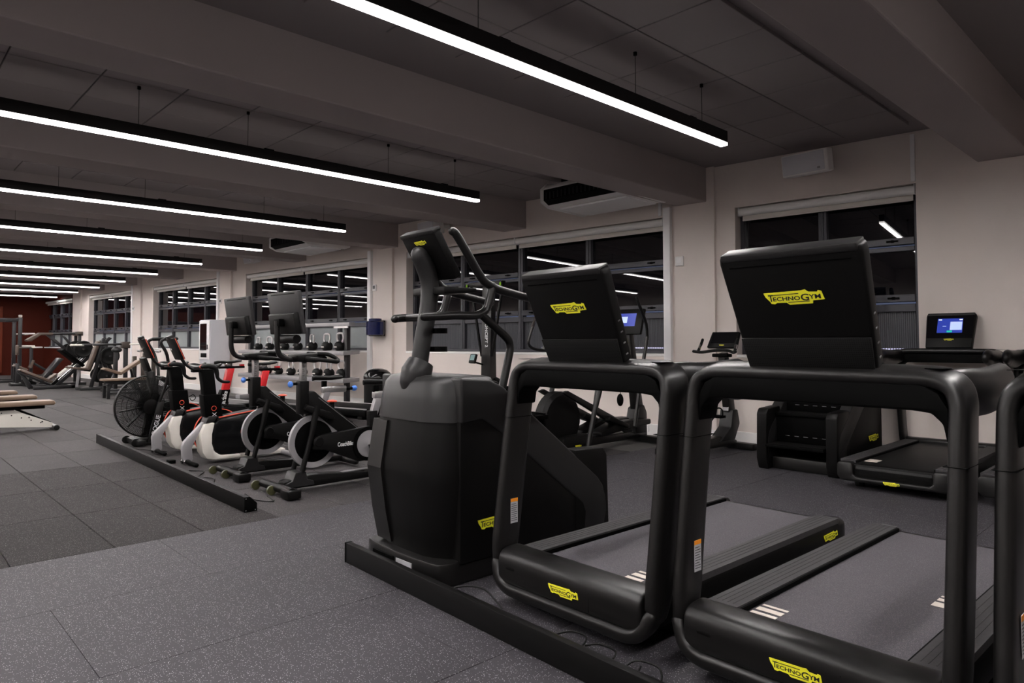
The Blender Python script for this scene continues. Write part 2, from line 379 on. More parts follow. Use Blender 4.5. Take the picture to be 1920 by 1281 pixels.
# windows: outer frame, mullions, transoms, panes, handles; sills are structure too
def cell(parent, x0, x1, z0, z1, m, name, y=W0+.205):
    MB().box(x0, x1, y, y+.008, z0, z1).build(name, m, parent, smooth=0)
hm = MB().box(-.055, .055, -.022, -.006, -.009, .009).box(-.015, .015, -.02, .02, -.014, .014).build('handle_data', 'deep', None, bev=.003, smooth=0); hdl = hm.data; bpy.data.objects.remove(hm)
for k, (a, b) in enumerate(WIN):
    n = 2 if k == 0 else 4
    yf0, yf1 = W0+.15, W0+.24
    mb = MB(); fz0, fz1 = SILL, HEAD; t = .05
    mb.box(a, a+t, yf0, yf1, fz0, fz1).box(b-t, b, yf0, yf1, fz0, fz1).box(a+t, b-t, yf0, yf1, fz0, fz0+t).box(a+t, b-t, yf0, yf1, fz1-t, fz1)
    wn = struct(mb.build('window_%d' % (k+1), 'frame', rot=(0, 0, WA), bev=.006, seg=1, smooth=0), 'anthracite window with dark night panes over fluted lower panes')
    ws = (b-a)/n
    for i in range(1, n): MB().box(a+i*ws-.045, a+i*ws+.045, yf0-.004, yf1, fz0+t, fz1-t).box(a+i*ws-.012, a+i*ws+.012, yf0-.014, yf0, fz0+t, fz1-t).build('mullion', 'frame', wn, bev=.004, seg=1, smooth=0)
    for i in range(n):
        p0 = a+i*ws+(t if i == 0 else .045); p1 = a+(i+1)*ws-(t if i == n-1 else .045)
        MB().box(p0, p1, yf0+.004, yf1, 1.50, 1.58).box(p0, p1, yf0-.012, yf1-.01, 1.60, 1.68).build('transom', 'frame', wn, bev=.005, seg=1, smooth=0)
        MB().box(p0, p1, yf0+.004, yf1, 2.13, 2.18).box(p0, p1, yf0-.012, yf1-.01, 2.195, 2.27).build('transom', 'frame', wn, bev=.005, seg=1, smooth=0)
        cell(wn, p0, p1, fz0+t, 1.50, 'fluted' if k < 2 else 'fluted2', 'fluted_pane')
        cell(wn, p0, p1, 1.68, 2.13, 'glass', 'pane'); cell(wn, p0, p1, 2.27, fz1-t, 'glass', 'pane')
        for z, xx in ((1.64, p0+.2), (1.64, p1-.2), (2.235, p0+.2), (2.235, p1-.2)): link('window_handle', hdl, wn, (xx, yf0-.012, z))
    if k < 2:
        mb = MB()
        x = a+.06
        while x < (b-.06 if k == 0 else b-.06): 
            if k == 0 or x > b-2.2: mb.box(x, x+.016, W0+.200, W0+.206, 1.105, 1.118)
            x += .026
        tag(mb.build('light_dots', 'led', wn, smooth=0), 'row of cool light dots seen through fluted glass', kind='stuff')
    struct(MB().box(a, b, W0-.01, W0+.16, SILL-.03, SILL+.004).build('trim_%d' % (30+k), 'white', rot=(0, 0, WA), bev=.004, smooth=0), 'white window sill')
    # roller blinds (two per wide bay)
    halves = [(a+.04, b-.02)] if k == 0 else [(a+.03, (a+b)/2-.012), ((a+b)/2+.012, b-.02)]
    for h, (p0, p1) in enumerate(halves):
        nm = ['beside the wall speaker', 'behind the stair climber', 'above the kettlebell rack', 'above the white vending cabinet', 'above the leg press machine', 'on the red wall'][k]
        c = WP((p0+p1)/2, W0+.055, HEAD-.055)
        t_ = thing('roller_blind', 'rolled-up cream roller blind %s%s' % (nm, '' if k == 0 else (', half nearer the red wall' if h == 0 else ', half farther from the red wall')), 'blind', c, WA, 'rolled-up roller blinds')
        L_ = (p1-p0)/2
        MB().tube([(-L_, 0, 0), (L_, 0, 0)], .048, 16).build('roll', 'white', t_)
        MB().box(-L_+.02, L_-.02, .028, .034, -.09, 0).build('fabric', 'ivory', t_, smooth=0)
        MB().box(-L_+.02, L_-.02, .020, .042, -.106, -.088).build('hem_bar', 'ivory', t_, bev=.005)
        MB().box(-L_-.008, -L_, -.05, .05, -.05, .054).build('bracket', 'trunk', t_, bev=.002); MB().box(L_, L_+.008, -.05, .05, -.05, .054).build('bracket', 'trunk', t_, bev=.002)
# vertical cable trunking beside each window, thermostats
for k, (s0, s1, z1) in enumerate(((-4.335, -4.235, BZ), (-10.52, -10.42, BZ), (-16.62, -16.50, BZ+.3), (-22.12, -22.02, BZ))):
    c = WP((s0+s1)/2, W0-.03)
    nb = ['beside the stair climber window', 'beside the navy dispenser', 'behind the white vending cabinet', 'between the gym machine windows'][k]
    o = MB().box(-.05, .05, -.03, .029, .14, z1).box(-.043, .043, -.034, -.03, .14, z1).build('cable_trunking', 'trunk', loc=c, rot=(0, 0, WA), bev=.004, smooth=0)
    tag(o, 'white vertical cable trunking %s' % nb, 'trunking', 'white vertical trunkings')
for k, (s, z) in enumerate(((-4.105, 2.20), (-10.30, 2.20), (-16.38, 2.20), (-21.9, 2.2))):
    t_ = thing('thermostat', 'small white wall thermostat ' + ['on the column next to the stair climber window', 'above the navy dispenser', 'above the white vending cabinet', 'on the column by the brown bench pads'][k], 'thermostat', WP(s, W0-.051, z), WA, 'wall thermostats')
    MB().box(-.055, .055, -.022, 0, -.06, .06).build('case', 'white', t_, bev=.008)
    MB().box(-.032, .032, -.0235, -.0215, -.02, .04).build('display', 'trunk' if k == 0 else 'grey2', t_, smooth=0)
for k, s in enumerate((-1.53, -4.40)):
    o = MB().box(-.02, .02, -.02, .0, HEAD+.02, CZ).build('pipe_casing', 'trunk', loc=WP(s, W0), rot=(0, 0, WA), bev=.003, smooth=0)
    tag(o, 'thin white pipe casing above window %s' % ('by the big beam' if k == 0 else 'under the air conditioner'), 'pipe', 'thin white pipe casings')
# twin socket in the baseboard
t_ = thing('wall_socket', 'white double socket on the baseboard behind the elliptical trainer', 'socket', WP(-4.66, W0-.018, .075), WA)
MB().box(-.075, .075, -.012, 0, -.043, .043).build('plate', 'trunk', t_, bev=.003)
mb = MB()
for x in (-.04, .04):
    for dx, dz in ((0, .014), (-.01, -.008), (.01, -.008)): mb.box(x+dx-.003, x+dx+.003, -.0135, -.012, dz-.004, dz+.004)
mb.build('slots', 'deep', t_, smooth=0)
# ------------------------------------------------------------------ linear pendant lamps
LX = [(.05, 'above the camera aisle'), (-2.92, 'above the front treadmills'), (-6.10, 'above the spin bikes with monitors'), (-9.15, 'above the fan bike'), (-12.07, 'above the wooden-topped benches'), (-15.05, 'third past the fan bike'), (-18.0, 'fourth past the fan bike'), (-20.75, 'above the leg press'), (-23.5, 'second from the red wall bay'), (-26.25, 'nearest the red wall bay'), (-29.5, 'inside the red wall bay')]
def lamp(y0, y1):
    t_ = thing('pendant_lamp', '', 'lamp', (0, 0, 0), 0, 'long linear pendant lamps')
    MB().box(-.034, .034, y0, y1, .024, .12).build('housing', 'black', t_, bev=.002, seg=1, smooth=0)
    MB().box(-.028, .028, y0+.004, y1-.004, .001, .0238).build('diffuser', 'lamp', t_, smooth=0)
    for x0, x1, ya, yb in ((-.031, -.0285, y0, y1), (.0285, .031, y0, y1), (-.031, .031, y1-.003, y1+.0005), (-.031, .031, y0-.0005, y0+.003)):
        MB().box(x0, x1, ya, yb, -.002, .0238).build('diffuser_edge', 'lampe', t_, smooth=0)
    y = y1-.35; k = 0
    while y > y0 and k < 8:
        MB().tube([(0, y, .12), (0, y, CZ-2.85)], .0022, 5).lathe([(.014, .40+.015), (.014, CZ-2.85)], 8, (0, y, 0)).build('suspension_cable', 'deep', t_)
        y -= (.9, 1.5)[k % 2]; k += 1
    for y_ in (y1-2.6, y1-.55): MB().box(-.02, .02, y_, y_+.09, .12, .134).build('cable_gland', 'deep', t_, bev=.003)
    return t_
lp = lamp(-5.5, 5.28)
for k, (x, where) in enumerate(LX):
    o = lp if k == 0 else copy_tree(lp)
    o.location = (x, 0, 2.85); o['label'] = 'long black linear pendant lamp with white light strip ' + where
# ------------------------------------------------------------------ ceiling units
def speaker(loc, rz, label):
    t_ = thing('loudspeaker', label, 'speaker', loc, rz, 'white wall loudspeakers')
    MB().prism([(-.23, -.20), (.23, -.20), (.25, -.17), (.25, -.05), (.19, .03), (-.19, .03), (-.25, -.05), (-.25, -.17)], -.115, .115, 'z').build('cabinet', 'white', t_, bev=.012)
    MB().box(-.225, .225, -.207, -.199, -.10, .10).build('grille', 'kiosk', t_, bev=.004)
    MB().box(.15, .18, -.211, -.206, -.08, -.06).build('nameplate', 'lgrey', t_, smooth=0)
    MB().box(-.05, .05, .02, .25, -.03, .03).build('bracket', 'white', t_, bev=.004)
    t_.rotation_euler = (R(9), 0, rz)
speaker(WP(-2.43, W0-.26, 3.10), WA-R(8), 'white wall loudspeaker above the window with the short roller blind')
speaker(WP(-8.40, W0-.26, 3.08), WA-R(8), 'white wall loudspeaker behind the stair climber console')
speaker(WP(-14.3, W0-.26, 3.08), WA-R(8), 'white wall loudspeaker above the kettlebell rack window')
def aircon(x, y, label, w=1.25):
    t_ = thing('air_conditioner', label, 'air conditioner', (x, y, 0), 0, 'ceiling air conditioners')
    pr = [(-.52, 2.98), (-.52, 3.13), (-.44, 3.20), (.36, 3.20), (.40, 3.10), (.40, 2.94), (.30, 2.90), (-.38, 2.92)]
    MB().prism(pr, -w/2, w/2).build('casing', 'white', t_, bev=.012)
    for a_ in (-w/2-.03, w/2): MB().prism([(-.535, 2.965), (-.535, 3.14), (-.42, 3.225), (.40, 3.225), (.42, 2.93), (.30, 2.885), (-.40, 2.905)], a_, a_+.03).build('end_cap', 'white', t_, bev=.01)
    MB().prism([(-.528, 2.985), (-.528, 3.12), (-.50, 3.12), (-.44, 2.935)], -w/2+.03, w/2-.03).build('outlet', 'deep', t_, smooth=0)
    for i in range(18): 
        xx = -w/2+.08+i*(w-.16)/17
        MB().prism([(-.536, 3.0), (-.536, 3.08), (-.46, 3.06), (-.44, 2.955)], xx-.006, xx+.006).build('louvre', 'grey', t_, smooth=0)
    MB().box(-w/2+.1, w/2-.1, -.30, .30, 2.888, 2.91).build('intake_panel', 'trunk', t_, bev=.004)
    MB().box(-.5, -.4, -.3, .2, 3.2, CZ).build('hanger', 'deep', t_, smooth=0); MB().box(.4, .5, -.3, .2, 3.2, CZ).build('hanger', 'deep', t_, smooth=0)
aircon(-5.38, 6.80, 'white ceiling air conditioner with dark louvres beside the near beam')
aircon(-11.75, 6.1, 'white ceiling air conditioner above the kettlebell rack')
# navy paper-roll dispenser
t_ = thing('paper_dispenser', 'translucent navy paper roll dispenser on the column', 'dispenser', WP(-10.08, W0-.052, 1.46), WA)
MB().lathe([(.15, -.14), (.165, -.13), (.165, .10), (.15, .115), (.115, .12), (.115, .16), (.10, .165)], 28, (0, -.15, 0)).build('body', 'navy', t_)
MB().box(-.1, .1, -.04, 0, -.15, .13).build('backplate', 'deep', t_, bev=.01)
MB().lathe([(.12, -.155), (.12, -.139)], 24, (0, -.15, 0)).build('outlet_ring', 'deep', t_)
# white vending cabinet
t_ = thing('vending_cabinet', 'pale grey vending cabinet with a dark glass door by the window wall', 'vending machine', WP(-16.05, W0-.08), WA)
MB().box(-.27, .27, -.50, -.02, .70, 1.73).build('body', 'kiosk', t_, bev=.015)
MB().box(-.26, .26, -.46, -.04, 0, .70).build('pedestal', 'kiosk', t_, bev=.015)
MB().box(-.26, .26, -.52, -.50, .80, 1.71).build('door', 'white', t_, bev=.008)
MB().box(-.20, .13, -.527, -.52, 1.02, 1.64).build('door_glass', 'screenoff', t_, smooth=0)
MB().box(-.16, .14, -.528, -.52, .85, .95).build('dispensing_hatch', 'deep', t_, bev=.004)
MB().box(.17, .19, -.535, -.52, 1.04, 1.15).build('door_handle', 'deep', t_, bev=.004)
# domed black bin
t_ = thing('litter_bin', 'black domed litter bin beside the kettlebell rack', 'bin', WP(-9.72, W0-.42))
MB().lathe([(.20, 0), (.235, .02), (.235, .52), (.245, .53), (.245, .56)], 32).build('body', 'blackm', t_)
MB().lathe([(.245, .56), (.245, .60), (.22, .66), (.16, .71), (.08, .735), (.01, .74)], 32).build('dome_lid', 'gloss', t_)
MB().lathe([(.25, .535), (.252, .545), (.25, .555)], 32, cap=False).build('rim', 'lgrey', t_)
# ================================================================== kettlebell rack
rk = thing('kettlebell_rack', 'steel three-tier storage rack with grey shelves under the window', 'rack', WP(-12.32, W0-.45), WA)
for x in (-1.82, 1.72): MB().box(x-.045, x+.045, -.03, .05, .05, 1.56).build('upright', 'steel', rk, bev=.006)
for x in (-1.82, 1.72): MB().box(x-.06, x+.14, -.30, .24, 0, .085).build('foot', 'lgrey', rk, bev=.01)
for z in (.50, 1.0): MB().prism([(-.20, z-.04), (-.20, z+.035), (.16, z+.055), (.16, z-.02)], -1.98, 1.90).build('shelf', 'lgrey', rk, bev=.008)
MB().box(-1.98, 1.90, -.08, .06, 1.49, 1.56).build('top_rail', 'lgrey', rk, bev=.008)
MB().box(1.45, 1.88, -.10, -.08, 1.455, 1.49).build('label_holder', 'white', rk, smooth=0)
kb = thing('kettlebell', '', 'kettlebell', (0, 0, 0), 0, 'kettlebells on the rack')
MB().lathe([(.06, 0), (.08, .010), (.100, .05), (.104, .08), (.094, .12), (.066, .15), (.03, .16)], 24).build('ball', 'rubberb', kb)
MB().tube([(-.06, 0, .14), (-.095, 0, .20), (-.085, 0, .275), (-.045, 0, .297), (.045, 0, .297), (.085, 0, .275), (.095, 0, .20), (.06, 0, .14)], .019, 10, sm=4).build('handle', 'kbsteel', kb)
MB().box(-.03, .04, -.107, -.08, .05, .075).build('weight_band', 'ivory', kb, bev=.003)
KU = [-13.842, -13.375, -12.795, -12.3, -11.78, -11.281, -10.855]; KL = [-13.45, -13.013, -12.542, -12.12, -11.599, -11.213, -10.797]
ORD = ['farthest from the bin', 'sixth from the bin', 'fifth from the bin', 'fourth from the bin', 'third from the bin', 'second from the bin', 'nearest the bin']
for row, (KS, z) in enumerate(((KU, 1.046), (KL, .546))):
    for k, s in enumerate(KS):
        o = kb if (row == 0 and k == 0) else copy_tree(kb)
        q = (.86+.035*k)*(1.0 if row == 0 else .97)
        o.location = WP(s+.08, W0-.47, z-.002); o.rotation_euler = (0, 0, WA+R(random.uniform(-10, 10))); o.scale = (q, q, q)
        o['label'] = 'black kettlebell with chrome handle on the %s shelf, %s' % ('upper' if row == 0 else 'lower', ORD[k])
# ================================================================== treadmills
def treadmill(label, back=False, marks=((-1, .215), (1, .80))):
    """local: x across, y from the front hood to the deck's rear, origin under the front tube"""
    T = thing('treadmill', label, 'treadmill', (0, 0, 0), 0, 'black treadmills')
    hw = .445
    # closed loop frame: bottom tube, leaning uprights, arch
    def ypos(z): return .085+.15*max(0, z-.12)-.036*max(0, min(1, (.2-z)/.12))
    half = [(0, .075), (.25, .075), (.34, .077), (.396, .10), (.427, .15), (.438, .22), (.441, .6), (.441, .93), (.438, 1.02), (.418, 1.066), (.375, 1.088), (.31, 1.092), (.2, 1.093), (0, 1.093)]
    pts = [(x, ypos(z), z) for x, z in half]+[(-x, ypos(z), z) for x, z in half[-2:0:-1]]
    mb = MB(); P, rr = catmull([Vector(p) for p in pts], [.0]*len(pts), 5, True)
    rings = []; N = len(P); n = 16
    for i in range(N):
        t = (P[(i+1) % N]-P[i-1]).normalized(); a = Vector((0, 1, .15)); a = (a-t*a.dot(t)).normalized(); b = t.cross(a)
        z = P[i].z; fx = abs(P[i].x)
        dep = .075 if z > .25 else (.035+.04*max(0, (z-.09)/.16))
        thk = .028
        ring = []
        for j in range(n):
            an = 2*math.pi*j/n; cx, sx = math.cos(an), math.sin(an)
            cx = math.copysign(abs(cx)**.62, cx); sx = math.copysign(abs(sx)**.62, sx)
            ring.append(mb.v(P[i]+a*cx*dep+b*sx*thk))
        rings.append(ring)
    for i in range(N):
        A, B = rings[i], rings[(i+1) % N]
        for j in range(n): mb.f([A[j], A[(j+1) % n], B[(j+1) % n], B[j]])
    mb.build('loop_frame', 'black', T, smooth=60)
    MB().prism([(-.425, .90), (-.415, 1.0), (-.39, 1.045), (-.34, 1.072), (.34, 1.072), (.39, 1.045), (.415, 1.0), (.425, .90), (.41, .90), (.40, .955), (.37, .985), (.32, .99), (-.32, .99), (-.37, .985), (-.40, .955), (-.41, .90)], ypos(1.03)-.060, ypos(1.03)+.060, 'y').build('arch_underside', 'deep', T, bev=.008)
    for s in (-1, 1):
        MB().tube([(s*.39, .25, 1.052), (s*.41, .34, 1.047), (s*.42, .46, 1.036), (s*.42, .62, 1.042), (s*.418, .74, 1.054), (s*.415, .80, 1.046)], [.036, .042, .046, .045, .041, .027], 16, ry=.060, ref=(1, 0, 0), sm=4, round_end=True).build('handrail', 'black', T, smooth=60)
        # seam ring on the upright
        y = ypos(.84); MB().box(s*.440-.0295, s*.440+.0295, y-.0765, y+.0765, .839, .841).build('seam', 'deep', T, bev=.0)
        MB().prism([(s*.395+dx, dy) for dx, dy in ((-.05, .20), (.0, .19), (.012, .26), (-.03, .30))], 1.115, 1.1165, 'z').build('cup_recess', 'deep', T, smooth=0)
    # front hood
    hood = [(.10, .092), (.040, .098), (.029, .115), (.028, .15), (.028, .195), (.038, .225), (.065, .242), (.11, .248), (.15, .246), (.172, .232), (.175, .20), (.175, .10)]
    MB().prism(smoothpoly(hood, 3), -.405, .405).build('front_hood', 'black', T, bev=.014, seg=3, smooth=50, lim=60)
    MB().prism([(.0275, .11), (.0275, .19), (.04, .19), (.04, .11)], .149, .151).build('hood_seam', 'deep', T, smooth=0)
    MB().prism([(-.345, .165), (-.295, .165), (-.29, .172), (-.295, .18), (-.345, .18), (-.35, .172)], .0268, .036, 'y').build('hood_plug', 'blackm', T, bev=.001)
    # deck
    MB().box(-.41, .41, .15, 1.84, .085, .205).build('deck', 'blackm', T, bev=.02)
    for s in (-1, 1):
        x0, x1 = sorted((s*.285, s*.405))
        mb = MB().box(x0, x1, .16, 1.80, .20, .228)
        for g in range(4): mb.box(x0+.022+g*.022, x0+.026+g*.022, .22, 1.78, .228, .2295)
        mb.build('foot_rail', 'rail', T, bev=.004, seg=1)
        MB().box(s*.282-.006, s*.282+.006, .20, 1.8, .20, .222).build('belt_gap', 'deep', T, smooth=0)
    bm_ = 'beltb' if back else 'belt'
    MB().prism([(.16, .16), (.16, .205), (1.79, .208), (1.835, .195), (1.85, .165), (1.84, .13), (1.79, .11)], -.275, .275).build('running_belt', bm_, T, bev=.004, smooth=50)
    for s, ys in marks:
        for y0, dy in ((0, .05), (.07, .032), (.12, .016)):
            a, b = sorted((s*.165, s*.262)); y0 = ys+y0 if not back else ys+.14-y0-dy; z_ = .2066+.0014*(y0/1.6)
            MB().box(a, b, y0, y0+dy, z_, z_+.0012).build('belt_marking', 'mark', T, smooth=0)
    # rear bumper
    MB().prism([(-.41, .10), (-.38, .065), (.38, .065), (.41, .10), (.41, .20), (.385, .215), (.30, .215), (.285, .19), (.285, .12), (.26, .10), (-.26, .10), (-.285, .12), (-.285, .19), (-.30, .215), (-.385, .215), (-.41, .20)], 1.79, 1.875, 'y').build('rear_bumper', 'black', T, bev=.012)
    for x in (-.3, .3):
        MB().lathe([(.035, 0), (.04, .01), (.04, .06), (.02, .086)], 16, (x, .35, 0)).build('foot', 'rubberb', T)
        MB().lathe([(.035, 0), (.04, .01), (.04, .06), (.02, .086)], 16, (x, 1.68, 0)).build('foot', 'rubberb', T)
    MB().box(-.34, .34, .2, 1.7, .05, .088).build('underframe', 'deep', T, smooth=0)
    # console
    cw = .235 if not back else .205; ch = .42 if not back else .36
    c0 = Vector((0, .215, 1.118)); tilt = R(24)
    Mx = Matrix.Translation(c0) @ Matrix.Rotation(tilt, 4, 'X')
    mb = MB(); mb.M = Mx
    mb.prism([(-cw*.93, 0), (cw*.93, 0), (cw*1.02, ch-.03), (cw*1.0, ch), (-cw*1.0, ch), (-cw*1.02, ch-.03)], -.03, .03, 'y')
    con = mb.build('console', 'blackm', T, bev=.012, seg=3)
    mb = MB(); mb.M = Mx; mb.box(-cw*.97, cw*.97, -.034, .034, ch-.022, ch+.006); mb.build('top_trim', 'grey', con, bev=.007)
    mb = MB(); mb.M = Mx; mb.prism([(-cw*.9, .005), (cw*.9, .005), (cw*.93, .115), (-cw*.93, .115)], -.038, -.029, 'y'); mb.build('speaker_grille', grille, con, bev=.002)
    mb = MB(); mb.M = Mx; mb.box(-cw*.86, cw*.86, -.032, -.029, ch-.045, ch-.041); mb.build('vent_slot', 'deep', con, smooth=0)
    mb = MB(); mb.M = Mx; mb.box(-cw*.93, cw*.93, .029, .033, .10, ch-.02); mb.build('screen_glass', 'screenoff', con, smooth=0)
    mb = MB(); mb.M = Mx
    for i in range(4):
        z_ = .03+i*.05; hx = cw*(.93+.09*z_/ch); mb.box(hx-.004, hx+.0022, -.008, .008, z_, z_+.007)
    mb.build('side_ports', 'grey2', con, bev=.002)
    nrm = Mx.to_3x3() @ Vector((0, -1, 0))
    if not back:
        badge(T, .20, Mx @ Vector((0, -.0305, ch*.62)), face_rot(*nrm))
        badge(T, .172, (.01, .0275, .155), face_rot(0, -1, 0))
        badge(T, .172, (.4115, 1.68, .155), face_rot(1, 0, 0)); badge(T, .172, (-.4115, 1.68, .155), face_rot(-1, 0, 0))
        warn_label(T, (-.4105, ypos(.40)+.01, .40), face_rot(1, 0, 0))
    else:
        badge(T, .085, Mx @ Vector((0, .0335, .085)), face_rot(*(-nrm)))
        badge(T, .12, (0, 1.8765, .083), face_rot(0, 1, 0))
    return T, Mx, con
grille = mat('perforated_grille', (.011, .011, .011), .5); _nt = grille.node_tree
_tc = _nt.nodes.new('ShaderNodeTexCoord'); _mp = _nt.nodes.new('ShaderNodeMapping'); _mp.inputs['Rotation'].default_value = (R(-24-90), 0, 0)
_vo = _nt.nodes.new('ShaderNodeTexVoronoi'); _vo.voronoi_dimensions = '2D'; _vo.inputs['Scale'].default_value = 150; _vo.inputs['Randomness'].default_value = 0
_nt.links.new(_tc.outputs['Object'], _mp.inputs['Vector']); _nt.links.new(_mp.outputs['Vector'], _vo.inputs['Vector'])
_lt = _nt.nodes.new('ShaderNodeMath'); _lt.operation = 'LESS_THAN'; _lt.inputs[1].default_value = .30; _nt.links.new(_vo.outputs['Distance'], _lt.inputs[0])
_mx = _nt.nodes.new('ShaderNodeMix'); _mx.data_type = 'RGBA'; _mx.inputs[6].default_value = (.0105, .0105, .0105, 1); _mx.inputs[7].default_value = (.001, .001, .001, 1)
_nt.links.new(_lt.outputs[0], _mx.inputs[0]); _nt.links.new(_mx.outputs[2], _nt.nodes['Principled BSDF'].inputs['Base Color']); _nt.nodes['Principled BSDF'].inputs['Specular IOR Level'].default_value = .2
TM, _, _ = treadmill('black treadmill next to the stair climber, seen from its front hood')
TMY = 2.13
TM.location = (-1.965, TMY, 0); TM.rotation_euler = (0, 0, R(-1.5))
T2 = place(TM, 'black treadmill in the middle of the front row, between two treadmills', (-.992, TMY+.015, 0), R(-1.5))
place(TM, 'black treadmill at the end of the front row away from the stair climber', (-.004, TMY+.03, 0), R(-1.5))
for o in [c for c in TM.children if c.name.startswith('belt_marking')]:
    if o.data.vertices[0].co.x < 0: bpy.data.objects.remove(o)
    else: o.location.y = -.585
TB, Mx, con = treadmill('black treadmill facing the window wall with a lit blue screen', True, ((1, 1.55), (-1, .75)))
TB.location = (-1.855, 7.72, 0); TB.rotation_euler = (0, 0, R(180))
T5 = place(TB, 'black treadmill facing the window wall with its screen off', (-.895, 7.80, 0), R(180))
def scr(nm, m, x0, x1, z0, z1, y=.0332):
    mb = MB(); mb.M = Mx; mb.box(x0, x1, y, y+.0006, z0, z1); return mb.build(nm, m, con, smooth=0)
# lit screen (seen from the runner's side: local -x is the viewer's right)
scr('display', 'scr1', -.105, .105, .155, .305)
scr('display_tile', 'scr2', -.10, -.002, .185, .27, .034); scr('display_tile', 'scr3', -.022, .022, .160, .178, .034)
scr('display_text', 'scr4', .07, .098, .287, .296, .034); scr('display_text', 'scr4', -.10, -.075, .287, .297, .034)
scr('display_text', 'scr2', .03, .06, .222, .228, .034)
# ================================================================== stair climber
def climber(label):
    T = thing('stair_climber', label, 'stair climber', (0, 0, 0), 0, 'black stair climbers')
    hw = .345
    # body with bulged front, local y=0 at the front
    top = [(.03, 1.02), (.29, 1.0), (.38, .96), (.50, .875), (1.135, .40), (1.185, .24), (1.17, .10)]
    outer = [(.0, .12), (-.045, .55), (.015, .80)]+[(.03, 1.0)]+top[1:]
    # front shell: plan with chamfered corners, lofted in z
    def loft(levels, name, m, bev=0):
        mb = MB(); rings = []
        for z, y0, hwz, ch, yb in levels:
            pts = [(-hwz, yb), (-hwz, y0+ch*1.6), (-hwz+ch*.25, y0+ch*.6), (-hwz+ch, y0+ch*.08), (-hwz*.5, y0-.012), (0, y0-.018), (hwz*.5, y0-.012), (hwz-ch, y0+ch*.08), (hwz-ch*.25, y0+ch*.6), (hwz, y0+ch*1.6), (hwz, yb)]
            rings.append([mb.v((x, y, z)) for x, y in pts])
        for A, B in zip(rings, rings[1:]):
            for i in range(len(A)): mb.f([A[i], A[(i+1) % len(A)], B[(i+1) % len(A)], B[i]])
        mb.f(rings[0][::-1]); mb.f(rings[-1]); return mb.build(name, m, T, smooth=45)
    loft([(.11, .035, .325, .10, .30), (.30, .0, .345, .10, .30), (.50, -.03, .362, .10, .30), (.56, -.03, .362, .10, .30), (.80, .01, .348, .10, .30)], 'front_shell', 'blackm')
    loft([(.795, .0, .358, .11, .34), (.90, .012, .352, .11, .34), (.985, .03, .342, .11, .34), (1.015, .055, .322, .10, .33), (1.025, .10, .28, .08, .30)], 'front_cap', 'grey')
    # raised vertical panel on the front
    mb = MB(); L1 = [(.13, .012), (.30, -.024), (.53, -.056), (.78, -.016)]
    for xa, xb in ((-.27, -.12),):
        for (za, ya), (zb, yb) in zip(L1, L1[1:]):
            v = [mb.v(p) for p in ((xa, ya+.004, za), (xb, ya-.004, za), (xb, yb-.004, zb), (xa, yb+.004, zb))]; v2 = [mb.v(p) for p in ((xa, ya+.05, za), (xb, ya+.05, za), (xb, yb+.05, zb), (xa, yb+.05, zb))]
            mb.f(v); mb.f(v2[::-1])
            for i in range(4): mb.f([v[i], v2[i], v2[(i+1) % 4], v[(i+1) % 4]])
    mb.build('front_panel', 'black', T, smooth=30)
    band = [(.10, .79), (.24, .805), (.42, .69), (.99, .26), (1.01, .21), (1.0, .10), (1.18, .10), (1.205, .19), (1.20, .27), (1.175, .345), (1.13, .40), (.50, .875), (.38, .965), (.29, 1.005), (.10, 1.02)]
    for s in (-1, 1): MB().prism(band, *sorted((s*.268, s*.372))).build('side_band', 'grey', T, bev=.014, seg=3, lim=25)
    MB().box(-.27, .27, .10, .50, .10, .86).build('stair_core', 'deep', T, smooth=0)
    for s in (-1, 1): MB().prism([(.10, .10), (.99, .10), (.99, .26), (.42, .70), (.24, .815), (.10, .80)], *sorted((s*.272, s*.364))).build('side_panel', 'blackm', T, bev=.004)
    MB().prism(smoothpoly([(-.34, .03), (-.28, -.02), (0, -.04), (.28, -.02), (.34, .03), (.355, .2), (.355, 1.0), (.30, 1.1), (-.30, 1.1), (-.355, 1.0), (-.355, .2)], 3), .0, .115, 'z').build('plinth', 'black', T, bev=.012, lim=40)
    MB().box(-.22, -.02, -.045, .02, .035, .085).build('cable_port', 'deep', T, smooth=0)
    MB().box(.0, .14, -.0405, -.03, .03, .085).build('rating_plate', 'label', T, smooth=0)
    # rear pedestals and steps
    for s in (-1, 1):
        x0, x1 = sorted((s*.27, s*.370))
        MB().prism([(.93, 0), (1.19, 0), (1.23, .1), (1.215, .52), (1.18, .565), (.93, .575)], x0, x1).build('step_pillar', 'blackm', T, bev=.012)
    for k, (y, z) in enumerate(((1.02, .245), (.80, .52), (.58, .78))):
        st = MB().box(-.265, .265, y-.02, y+.24, z-.028, z).box(-.265, .265, y-.02, y, z-.0, z+(.27 if k < 2 else .17)).build('step', 'deep', T, bev=.004)
        mb = MB()
        for g in range(9): mb.box(-.25, .25, y+.03+g*.022, y+.038+g*.022, z, z+.0025)
        mb.build('tread_ribs', 'blackm', st, smooth=0)
        for g in range(5): MB().box(-.20+g*.085, -.16+g*.085, y-.0005, y+.0015, z+.06, z+.065).build('dash_mark', 'grey2', st, smooth=0)
    # mast with collar
    MB().tube([(0, .045, .93), (0, .06, .97), (0, .085, 1.03), (0, .115, 1.09)], [.04, .07, .085, .07], 18, sm=3).build('mast_collar', 'grey', T)
    MB().tube([(0, .10, 1.05), (0, .125, 1.2), (0, .165, 1.40), (0, .17, 1.52), (0, .14, 1.61), (0, .10, 1.67)], [.047, .047, .048, .05, .052, .046], 18, ry=.047, sm=5, round_end=True).build('mast', 'grey', T, smooth=60)
    Mx = Matrix.Translation((0, .245, 1.565)) @ Matrix.Rotation(R(32), 4, 'X')
